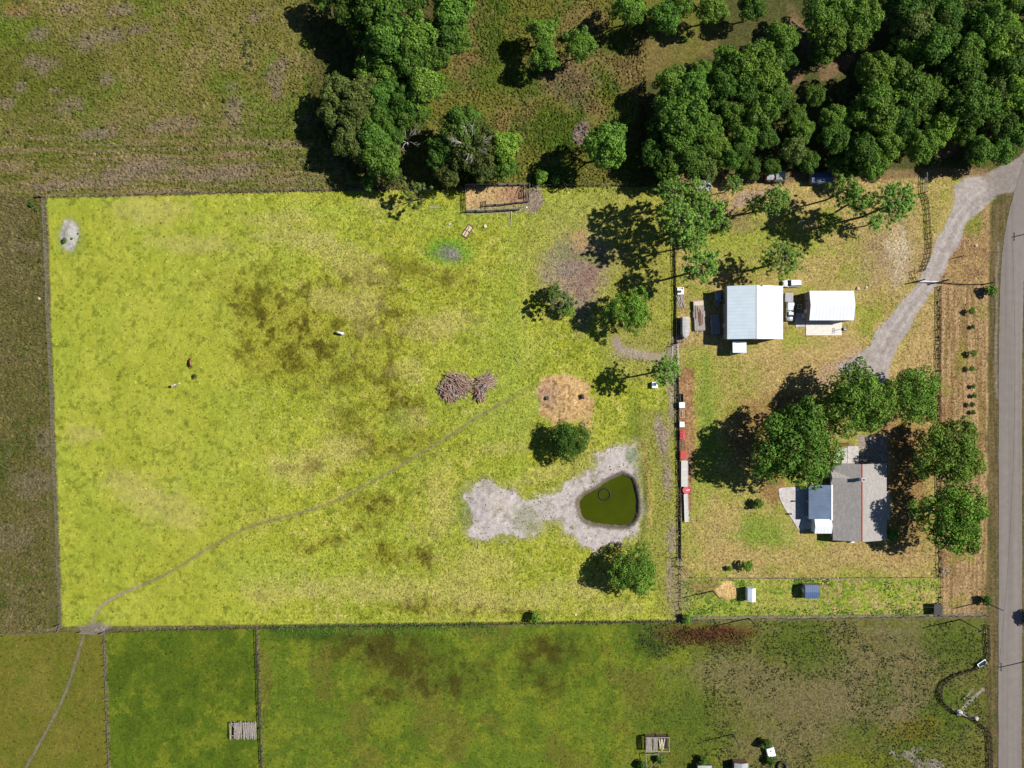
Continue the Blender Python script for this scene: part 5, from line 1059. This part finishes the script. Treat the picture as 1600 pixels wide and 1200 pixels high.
# mower-like machine in the barn shade; off-white tank coloured with the blue of shade
p = P(1122, 463, 1); t = thing('boom_sprayer', 'machine with a shade-tinted blue tank and long pale boom in the barn northwest shade', 'farm machine', (p.x, p.y, 0), 0)
MB().ring([[(x*.6,y*1.0,.7) for x,y in ((-1,-1),(1,-1),(1,1),(-1,1))],[(x*.75,y*1.15,1.0) for x,y in ((-1,-1),(1,-1),(1,1),(-1,1))],[(x*.7,y*1.1,1.5) for x,y in ((-1,-1),(1,-1),(1,1),(-1,1))],[(x*.35,y*.7,1.75) for x,y in ((-1,-1),(1,-1),(1,1),(-1,1))]]).obj('tank', pm('shade_tinted_plastic', (.12,.16,.24), .15, 2, .5, .1), t, bevel=.05)
MB().tube([(-.9,1.9,1.5),(-.9,-2.4,1.0)], .06, 6).tube([(-.9,1.9,1.5),(.8,1.9,1.5)], .05, 6).obj('boom', M['wood_pale'], t); MB().box((0,-1.9,.55), (.5,1.0,.4)).obj('engine', M['grey_paint'], t)
MB().box((0,0,.6), (1.1,2.6,.12)).tube([(0,-1.3,.6),(0,-2.7,.5)], .05, 6).obj('frame', M['grey_paint'], t)
for s in (-1,1): wheel(t, s*.0+.0, s*.0, .3) if False else None
for s in (-1,1):
    wl = wheel(t, s*.75, 0, .34); wl.rotation_euler = (0,0,math.pi/2)
MB().tube([(1.0,-.9,.9),(.1,-1.7,1.1)], .05, 5).obj('handle', M['white_plastic'], t)

# ================================================================== SMALL THINGS
def planks(name, label, cat, px, py, n, L, spread, ang, mat, seed, z=.05, jit=.15, layer=3, group=None):
    rn = random.Random(seed); p = P(px, py); t = thing(name, label, cat, (p.x, p.y, gz(px, py)), ang, group)
    for k in range(n):
        u = (k/(n-1)-.5)*spread if n > 1 else 0; lay_ = k % layer
        MB().box((rn.uniform(-.3,.3), u+rn.uniform(-.1,.1), z+.09*lay_), (L*rn.uniform(.75,1.05), rn.uniform(.14,.3), .06), rn.uniform(-jit,jit), ('Y', rn.uniform(-.02,.02))).obj('plank', M[mat] if isinstance(mat, str) else M[rn.choice(mat)], t)
    return t
planks('lumber_pile', 'pale splayed boards stacked beside the inner fence', 'lumber', 1063, 471, 10, 3.4, 1.6, -math.pi/2+.15, ['wood_pale','wood_pale','wood_grey'], 3, jit=.25)
t = thing('junk_crate', 'white boxy crate of scrap just north of the lumber pile', 'crate', (*P(1062.5, 455).to_2d(), 0), .05); MB().box((0,0,.35), (1.7,1.9,.7)).obj('box', M['white_plastic'], t, bevel=.06); MB().box((-.3,-.2,.74), (.9,.6,.1)).box((.5,.6,.74), (.3,.4,.12)).obj('contents', M['black'], t); MB().box((.1,.7,.73), (.9,.3,.06)).obj('lid', M['wood_pale'], t)
# grey plank stack in the southern paddock
rn = random.Random(8); p = P(381, 1138); t = thing('plank_platform', 'long stack of grey planks against the dark southern fence', 'planks', (p.x, p.y, 0))
for k in range(30):
    x = -3.3+k*.235
    if k in (2,3,4,14): continue
    MB().box((x, rn.uniform(-.35,.2), .85+rn.uniform(0,.12)), (.17, 4.6*rn.uniform(.9,1.05), .06), rn.uniform(-.05,.05)).obj('plank', M['wood_grey'], t)
MB().box((-2.2,.8,1.02), (.14,2.2,.06), .65).obj('loose_plank', M['wood_grey'], t); MB().box((0,-1.6,.70), (7.4,.16,.14)).box((0,1.6,.70), (7.4,.16,.14)).obj('bearer', M['wood_grey'], t)
for sx in (-3.4,0,3.3):
    for sy in (-1.6,1.6): MB().box((sx,sy,.31), (.18,.18,.64)).obj('support', M['fence_grey'], t)
# timber sled near the corral
p = P(731, 361); t = thing('timber_sled', 'diamond-set wooden frame lying on grass below the corral', 'wooden frame', (p.x, p.y, gz(731,361)), R(56))
MB().box((0,-.75,.22), (3.4,.12,.24)).box((0,.75,.22), (3.4,.12,.24)).box((-1.7,0,.22), (.12,1.6,.24)).box((1.7,0,.22), (.12,1.6,.24)).box((0,0,.22), (.12,1.5,.2)).obj('frame', M['wood_brown'], t)
MB().box((.1,.05,.36), (2.6,.18,.06), .04).obj('centre_board', M['wood_pale'], t); MB().box((0,0,.06), (3.2,1.4,.04)).obj('base_sheet', M['wood_pale'], t)
for (x0_, y0_, x1_, y1_, l, m_) in ((799,330,798,354,'long thin pale pole lying on grass south of the corral','wood_pale'),(671,323,686,322,'short pale log lying under branches west of the corral','wood_pale'),(671,325,684,325,'second short pale log just below the first','wood_pale'),(747,849,747,858,'short grey stick standing south of the sand spoil','wood_grey'),(803,556,811,570,'thin grey branch lying in the field east of the horses track','wood_grey'),(1067,778,1077,812,'thin grey pole leaning beside the white panel','wood_pale'),(1312,885,1300,886,'small dark stick lying on the dry lawn','wood_brown')):
    a = P(x0_, y0_); b_ = P(x1_, y1_); z = gz(x0_, y0_)+.1; r_ = .08
    o = MB().tube([(a.x,a.y,z),((a.x+b_.x)/2,(a.y+b_.y)/2,z+.05),(b_.x,b_.y,z)], [r_, r_*.95, r_*.8], 7).obj('log', M[m_]); tag(o, l, 'log', 'loose logs and poles')
# concrete pieces by the neighbour gate
def rock(px, py, r, label, mat='concrete', seed=1, flat=.6, name='rock'):
    rn = random.Random(seed); bm = bmesh.new(); bmesh.ops.create_icosphere(bm, subdivisions=2, radius=r)
    for v in bm.verts: v.co *= rn.uniform(.82, 1.15); v.co.z *= flat
    me = bpy.data.meshes.new(name); bm.to_mesh(me); bm.free(); me.materials.append(M[mat]); o = bpy.data.objects.new(name, me); COL.objects.link(o); p = P(px, py); o.location = (p.x, p.y, gz(px, py)+r*flat*.4)
    tag(o, label, name, 'loose rocks and rubble')
for i, (x, y, r, l, m_) in enumerate(((62,466,.45,'pale rock in the strip west of the field fence','concrete'),(1498,1113,.9,'big pale rubble slab at the neighbour entrance gate','concrete'),(1525,1122,.6,'pale rubble lump right of the neighbour entrance gate','concrete'),(823,324,.22,'small white stone beside the corral corner','white_plastic'),(702,350,.35,'pale stone in the grass west of the timber sled','concrete'),(758,354,.5,'flat tan stone in the grass east of the timber sled','wood_pale'),(1340,451,.5,'cream boulder at the workshop northeast corner','wood_pale'),(1353,449,.4,'smaller cream boulder right of the workshop corner one','wood_pale'),(899,960,.35,'cream stone on the south boundary right of the bush','wood_pale'),(1309,903,.25,'white stone on the hen run fence','white_plastic'),(1252,345,.4,'grey stump in the lawn north of the barn','concrete'),(1525,384,.4,'tan stone in the dry grass by the drive mouth','wood_pale'))):
    rock(x, y, r, l, m_, i)
# brush piles
def brush(px, py, rx, ry, n, seed, main, label):
    rn = random.Random(seed); p = P(px, py); t = thing('brush_pile', label, 'brush pile', (p.x, p.y, gz(px, py)), 0, 'brush piles in the field')
    for nm, mt, frac, big in (('logs', 'wood_red', .35, 1), ('branches', 'wood_grey', .45, .6), ('twigs', 'wood_pale', .2, .5)):
        b = MB()
        for i in range(int(n*frac)):
            r = math.sqrt(rn.random())*rn.uniform(.75, 1.12); a = rn.random()*6.28; x = rx*S*r*math.cos(a); y = ry*S*r*math.sin(a); z = 1.5*max(0, 1-r*r)*rn.uniform(.3,1)+.05
            L = rn.uniform(1.0, 3.0)*(1.7 if rn.random() < .12 else 1); an = main+rn.gauss(0, .5); d = Vector((math.cos(an), math.sin(an), rn.gauss(0,.12)))*L/2; w_ = rn.uniform(.03,.10)*big+.02
            c = Vector((x,y,z)); b.tube([c-d, c+Vector((rn.uniform(-.12,.12),rn.uniform(-.12,.12),.05)), c+d], [w_*1.3, w_, w_*.6], 5)
        b.obj(nm, M[mt], t)
brush(716, 600, 24, 19, 230, 1, -.55, 'larger pile of brushwood and logs, left of the pair')
brush(703, 612, 18, 14, 170, 5, -1.2, 'grey twiggy end of brushwood at the southwest of the larger pile')
brush(759, 597, 14, 13, 140, 2, .4, 'smaller pile of brushwood, right of the pair')
brush(750, 616, 8, 11, 80, 3, 1.3, 'red-brown log bundle at the south foot of the smaller pile')
# row of junk beside the inner fence
GJ = 'discarded things in the row beside the inner fence'
def crate(px, py, w_, d_, h, mat, label, top=None, name='feed_bin', open_=False):
    p = P(px, py, h); t = thing(name, label, name.replace('_', ' '), (p.x, p.y, gz(px, py)), random.uniform(-.04,.04), GJ)
    if open_:
        b = MB()
        for s in (-1,1): b.box((s*(w_/2-.05),0,h/2), (.08,d_,h)).box((0,s*(d_/2-.05),h/2), (w_-.2,.08,h))
        b.obj('sides', M[mat], t); MB().box((0,0,.08), (w_-.25,d_-.25,.06)).obj('bottom', M['black'], t)
    else:
        MB().box((0,0,h/2), (w_,d_,h)).obj('body', M[mat], t, bevel=.06); MB().box((.04,0,h+.04), (w_+.08,d_+.08,.08)).obj('lid', M[top or mat], t, bevel=.03); MB().box((w_/2+.05,0,h*.8), (.06,.3,.08)).obj('latch', M['black'], t)
crate(1065, 621.5, .95, 2.1, .5, 'black', 'narrow open black trough, northernmost in the junk row', name='trough', open_=True)
crate(1065.5, 633, 1.4, 1.4, 1.2, 'grey_paint', 'white-lidded cube bin below the black trough', 'white_plastic')
crate(1065.5, 663, 1.2, 1.3, 1.0, 'grey_paint', 'bright white cube bin above the red feeder', 'white_plastic')
crate(1067.5, 711, 1.5, 2.3, .9, 'red', 'dark red box just above the long white panel', 'red')
p = P(1065, 646.5); t = thing('wooden_rack', 'open pale wooden rack between the two cube bins', 'rack', (p.x, p.y, 0), 0, GJ)
MB().box((-.55,0,.4), (.1,2.0,.1)).box((.55,0,.4), (.1,2.0,.1)).box((0,-1,.4), (1.2,.1,.1)).box((0,1,.4), (1.2,.1,.1)).box((.05,.2,.45), (.12,1.9,.1),.05).obj('frame', M['wood_pale'], t)
for sx in (-.55,.55):
    for sy in (-1,1): MB().box((sx,sy,.18), (.1,.1,.36)).obj('leg', M['wood_brown'], t)
p = P(1065.5, 679.5); t = thing('hay_feeder', 'red metal hay feeder with a scalloped top in the junk row', 'feeder', (p.x, p.y, 0), 0, GJ)
MB().ring([[(-.55,-1.25,.3),(.55,-1.25,.3),(.55,1.25,.3),(-.55,1.25,.3)],[(-.7,-1.3,.9),(.7,-1.3,.9),(.7,1.3,.9),(-.7,1.3,.9)]]).obj('tub', M['red'], t)
b = MB()
for y in (-1.1,-.4,.4,1.1): b.tube([(-.65,y,.9),(0,y,1.25),(.65,y,.9)], .06, 5)
b.obj('hoops', M['pink_red'], t)
for sx in (-.5,.5):
    for sy in (-1.1,1.1): MB().tube([(sx,sy,0),(sx,sy,.32)], .04, 5).obj('leg', M['red'], t)
MB().box((.2,-.2,.96), (.5,.7,.12), .3).obj('seat_pad', M['pink_red'], t)
p = P(1064.5, 695.5); t = thing('wire_cage', 'dark wire cage between the red feeder and the dark red box', 'cage', (p.x, p.y, 0), 0, GJ)
b = MB()
for k in range(6): b.tube([(-.65,-1.1+k*.44,.05),(-.65,-1.1+k*.44,.8),(.65,-1.1+k*.44,.8),(.65,-1.1+k*.44,.05)], .03, 5)
for x in (-.65,0,.65): b.tube([(x,-1.15,.8),(x,1.15,.8)], .03, 5)
b.obj('bars', M['fence_dark'], t); MB().box((0,0,.1), (1.3,2.3,.05)).obj('floor', M['wood_brown'], t)
def panel(px0, py0, px1, py1, h, label, tilt=0.0, mat='concrete', parts=3):
    x0, y0, x1, y1 = rect(px0, py0, px1, py1, h); t = thing('trestle_table', label, 'table', ((x0+x1)/2, (y0+y1)/2, 0), tilt, GJ); w_, d_ = x1-x0, y1-y0; pmt = pm('panel_paint', (.36,.35,.33), .10, 1.5, .7, .1)
    MB().box((0,0,h), (w_,d_,.08)).obj('sheet', pmt, t); b = MB().box((-w_/2+.05,0,h+.06), (.06,d_,.06)).box((w_/2-.05,0,h+.06), (.06,d_,.06))
    for k in range(parts+1): b.box((0,-d_/2+d_*k/parts,h+.065), (w_-.1,.06,.05))
    b.obj('rim', M['white_plastic'], t)
    for sy in (-1,1): MB().box((0, sy*d_*.4, h/2-.04), (w_*.8,.15,h-.08)).obj('trestle', M['wood_grey'], t)
panel(1064.5, 720, 1075, 760, .7, 'wide off-white ribbed panel on trestles below the dark red box', 0.0)
panel(1069, 772, 1075.5, 815, .5, 'narrow off-white panel south of the pink-red tub', .03, parts=2)
p = P(1073, 766, .6); t = thing('round_tub', 'round pink-red tub between the two off-white panels', 'tub', (p.x, p.y, 0), 0, GJ)
MB().tube([(0,0,0),(0,0,.5)], [.85,1.05], 20).obj('bowl', M['pink_red'], t); MB().torus((0,0,.52), 1.03, .07, 24, 6).obj('rim', M['red'], t); MB().box((.35,.05,.56), (1.1,.16,.06), .2).obj('paddle', M['white_plastic'], t)
crate(1023, 601.5, 1.4, 1.5, .9, 'white_plastic', 'white bin with a blue inset under the pine at the gate', 'white_plastic', name='storage_bin')
o = [c for c in bpy.data.objects if c.name.startswith('storage_bin')][0]; MB().box((0,.1,1.0), (.8,.8,.04)).obj('tarp', M['blue_tarp'], o); o['group'] = 'loose yard things'
# feeders on the wood chips
p = P(912, 619.5, 1); t = thing('mineral_feeder', 'small dark covered feeder casting a shadow on the wood chip mound', 'feeder', (p.x, p.y, gz(912,620)), .25)
MB().box((0,0,.5), (.6,.9,.9)).obj('box', M['fence_dark'], t); MB().ring([[(-.5,-.65,.97),(.5,-.65,.97),(0,-.65,1.3)],[(-.5,.65,.97),(.5,.65,.97),(0,.65,1.3)]]).obj('roof', M['wood_brown'], t)
p = P(855, 622); t = thing('tree_stump', 'dark stump with stubby roots on the west side of the wood chip mound', 'stump', (p.x, p.y, gz(855,622)), 0); b = MB().tube([(0,0,0),(0,0,.55)], [.55,.4], 9); b.obj('bole', M['bark'], t)
b = MB()
for k in range(5): b.tube([(0,0,.2),(math.cos(k*1.3)*.9, math.sin(k*1.3)*.9, 0)], [.2,.06], 5)
b.obj('roots', M['bark'], t)
# antenna mast
p = P(1317, 513.5); t = thing('antenna_mast', 'thin antenna mast at the east end of the cream apron', 'antenna', (p.x, p.y, 0)); MB().tube([(0,0,0),(0,0,2.8)], .05, 6).obj('mast', M['fence_grey'], t)
b = MB().tube([(-.1,-.7,2.8),(-.1,.7,2.8)], .04, 5).tube([(-.1,-.7,2.3),(-.1,.7,2.3)], .04, 5)
for y in (-.6,-.2,.2,.6): b.tube([(-.1,y,2.2),(-.1,y,2.9)], .035, 5)
b.obj('elements', M['fence_grey'], t); MB().box((.4,-.1,.3), (.9,.7,.6)).obj('cabinet', M['grey_paint'], t, bevel=.03)
# heat pump and table in workshop shade
p = P(1257.5, 493.5, .8); t = thing('air_conditioner', 'pale air conditioner unit against the workshop west wall', 'air conditioner', (p.x-.1, p.y, .16)); MB().box((0,0,.4), (.7,.95,.8)).obj('case', M['white_plastic'], t, bevel=.03); MB().torus((0,0,.82), .28, .02, 16, 5).obj('fan_ring', M['black'], t)
p = P(1249.5, 479, .8); t = thing('frame_table', 'square frame table in the shade west of the workshop', 'table', (p.x, p.y, 0)); MB().box((-.5,0,.75), (.1,1.2,.06)).box((.5,0,.75), (.1,1.2,.06)).box((0,.55,.75), (.9,.1,.06)).box((0,-.55,.75), (.9,.1,.06)).obj('table_frame', M['white_plastic'], t)
for sx in (-.5,.5):
    for sy in (-.55,.55): MB().box((sx,sy,.36), (.06,.06,.72)).obj('leg', M['white_plastic'], t)
# bench by the house, planter
p = P(1319, 694.5, .6); t = thing('slatted_rack', 'dark slatted bench north of the house slabs', 'bench', (p.x, p.y, 0)); b = MB()
for k in range(4): b.box((0,-.33+k*.22,.5), (3.4,.15,.05))
b.obj('seat', M['wood_brown'], t); MB().box((0,.45,.85), (3.4,.06,.35)).obj('backrest', M['wood_brown'], t)
for s in (-1.5,0,1.5): MB().box((s,0,.24), (.1,.8,.48)).obj('leg', M['fence_dark'], t)
p = P(1331.5, 845, .6); t = thing('propane_tank', 'small white unit against the south wall of the house', 'tank', (p.x, p.y-.2, 0)); MB().box((0,0,.4), (1.0,.6,.7)).obj('case', M['white_plastic'], t, bevel=.05); MB().tube([(-.2,0,.75),(-.2,0,.95)], .1, 8).obj('valve', M['grey_paint'], t)
for (x, y, s, l) in ((1234.5,803,.5,'small dark grill on the patio west side'),(1241,783,.4,'small dark chair near the patio roof edge')):
    p = P(x, y, .5); t = thing('patio_stool', l, 'stool', (p.x, p.y, .12), 0); MB().box((0,0,.5), (.9*s*2,.35,.06)).obj('seat', M['black'], t)
    for sx in (-.35,.35): MB().box((sx,0,.24), (.05,.3,.46)).obj('leg', M['black'], t)
# tank and tyre heap at the bottom
p = P(1205, 1176, 1.3); t = thing('water_tank', 'white square tank beside dark bushes in the southeast paddock', 'tank', (p.x, p.y, 0), .25); MB().box((0,0,.75), (2.1,2.4,1.1)).obj('tank_body', M['white_plastic'], t, bevel=.2); MB().tube([(0,.4,1.3),(0,.4,1.42)], .2, 10).obj('lid', M['grey_paint'], t); MB().box((0,0,.1), (2.2,2.5,.2)).obj('pallet', M['wood_brown'], t)
p = P(1222, 1198, .5); t = thing('tyre', 'dark round tyre cut by the photo bottom edge', 'tyre', (p.x, p.y, 0)); MB().torus((0,0,.3), 1.1, .3, 24, 8).obj('rubber_ring', M['rubber'], t, True)
# mailbox-like white pieces near neighbour corner
p = P(1535, 1037, .8); t = thing('white_trough', 'white curved trough at the bend of the neighbour fence', 'trough', (p.x, p.y, 0), .6); MB().ring([[(-1.1,-.4,.2),(1.1,-.4,.2),(1.1,.4,.2),(-1.1,.4,.2)],[(-1.3,-.6,.8),(1.3,-.6,.8),(1.3,.6,.8),(-1.3,.6,.8)]]).obj('tub', M['white_plastic'], t, bevel=.04)
MB().box((0,0,.82), (2.1,.8,.02)).obj('water_surface', M['glass'], t)

# ================================================================== HORSES
def horse(px, py, ang, coat, mane, label, graze=True):
    p = P(px, py, 1.2); t = thing('horse', label, 'horse', (p.x, p.y, gz(px, py)), ang, 'horses grazing in the main field')
    head = (1.42,.05,.32) if graze else (1.45,0,1.75)
    V = [(0,0,1.18),(-.45,0,1.2),(-.78,0,1.22),(.42,0,1.18),(.72,0,1.2),(.98,.02,1.02 if graze else 1.45),(1.2,.03,.68 if graze else 1.68),(1.32,.04,.42 if graze else 1.72),(1.5,.05,.14 if graze else 1.55)]
    Rd = [.33,.32,.29,.31,.24,.17,.14,.13,.075]
    E = [(0,1),(1,2),(0,3),(3,4),(4,5),(5,6),(6,7),(7,8)]
    def leg(root, pts, rr):
        last = root
        for q, r in zip(pts, rr): V.append(q); Rd.append(r); E.append((last, len(V)-1)); last = len(V)-1
    for s, o in ((1,.12),(-1,-.1)):
        leg(4, [(.66+o*.3,s*.17,.9),(.66+o,s*.18,.5),(.64+o,s*.18,.12),(.69+o,s*.18,.02)], [.13,.075,.05,.07])
        leg(2, [(-.78-o*.3,s*.18,.95),(-.66-o,s*.19,.72),(-.86-o,s*.19,.46),(-.82-o,s*.19,.12),(-.77-o,s*.19,.02)], [.19,.11,.07,.05,.07])
    me = bpy.data.meshes.new('body'); me.from_pydata(V, E, []); me.materials.append(coat); o = bpy.data.objects.new('body', me); COL.objects.link(o); o.parent = t
    md = o.modifiers.new('skin', 'SKIN'); md.use_smooth_shade = True; ss = o.modifiers.new('sub', 'SUBSURF'); ss.levels = 1; ss.render_levels = 2
    if not me.skin_vertices:
        bm = bmesh.new(); bm.from_mesh(me); bm.verts.layers.skin.verify(); bm.to_mesh(me); bm.free()
    sk = me.skin_vertices[0].data
    for i, r in enumerate(Rd): sk[i].radius = (r*(.86 if i < 5 else 1), r); sk[i].use_root = (i == 0)
    MB().tube([(-1.0,0,1.25),(-1.15,0,1.05),(-1.2,0,.6),(-1.18,0,.4)], [.05,.10,.09,.03], 7).obj('tail', mane, t, True)
    MB().tube([(.72,0,1.38),(.98,.02,1.2 if graze else 1.6),(1.18,.03,.84 if graze else 1.84)], [.04,.07,.05], 6).obj('mane', mane, t, True)
    for s in (-1,1): MB().tube([(1.22,s*.07,.58 if graze else 1.82),(1.2,s*.1,.7 if graze else 1.95)], [.045,.01], 5).obj('ear', coat, t)
    return t
horse(298, 567, math.pi/2+.1, M['horse_chestnut'], M['mane'], 'chestnut horse standing north-south, northernmost of the western pair')
horse(271, 602, .35, M['horse_paint'], M['mane'], 'brown and white horse grazing in the west of the field')
horse(531, 520, math.pi-.25, M['horse_white'], M['mane_pale'], 'white horse grazing alone in the middle of the field')
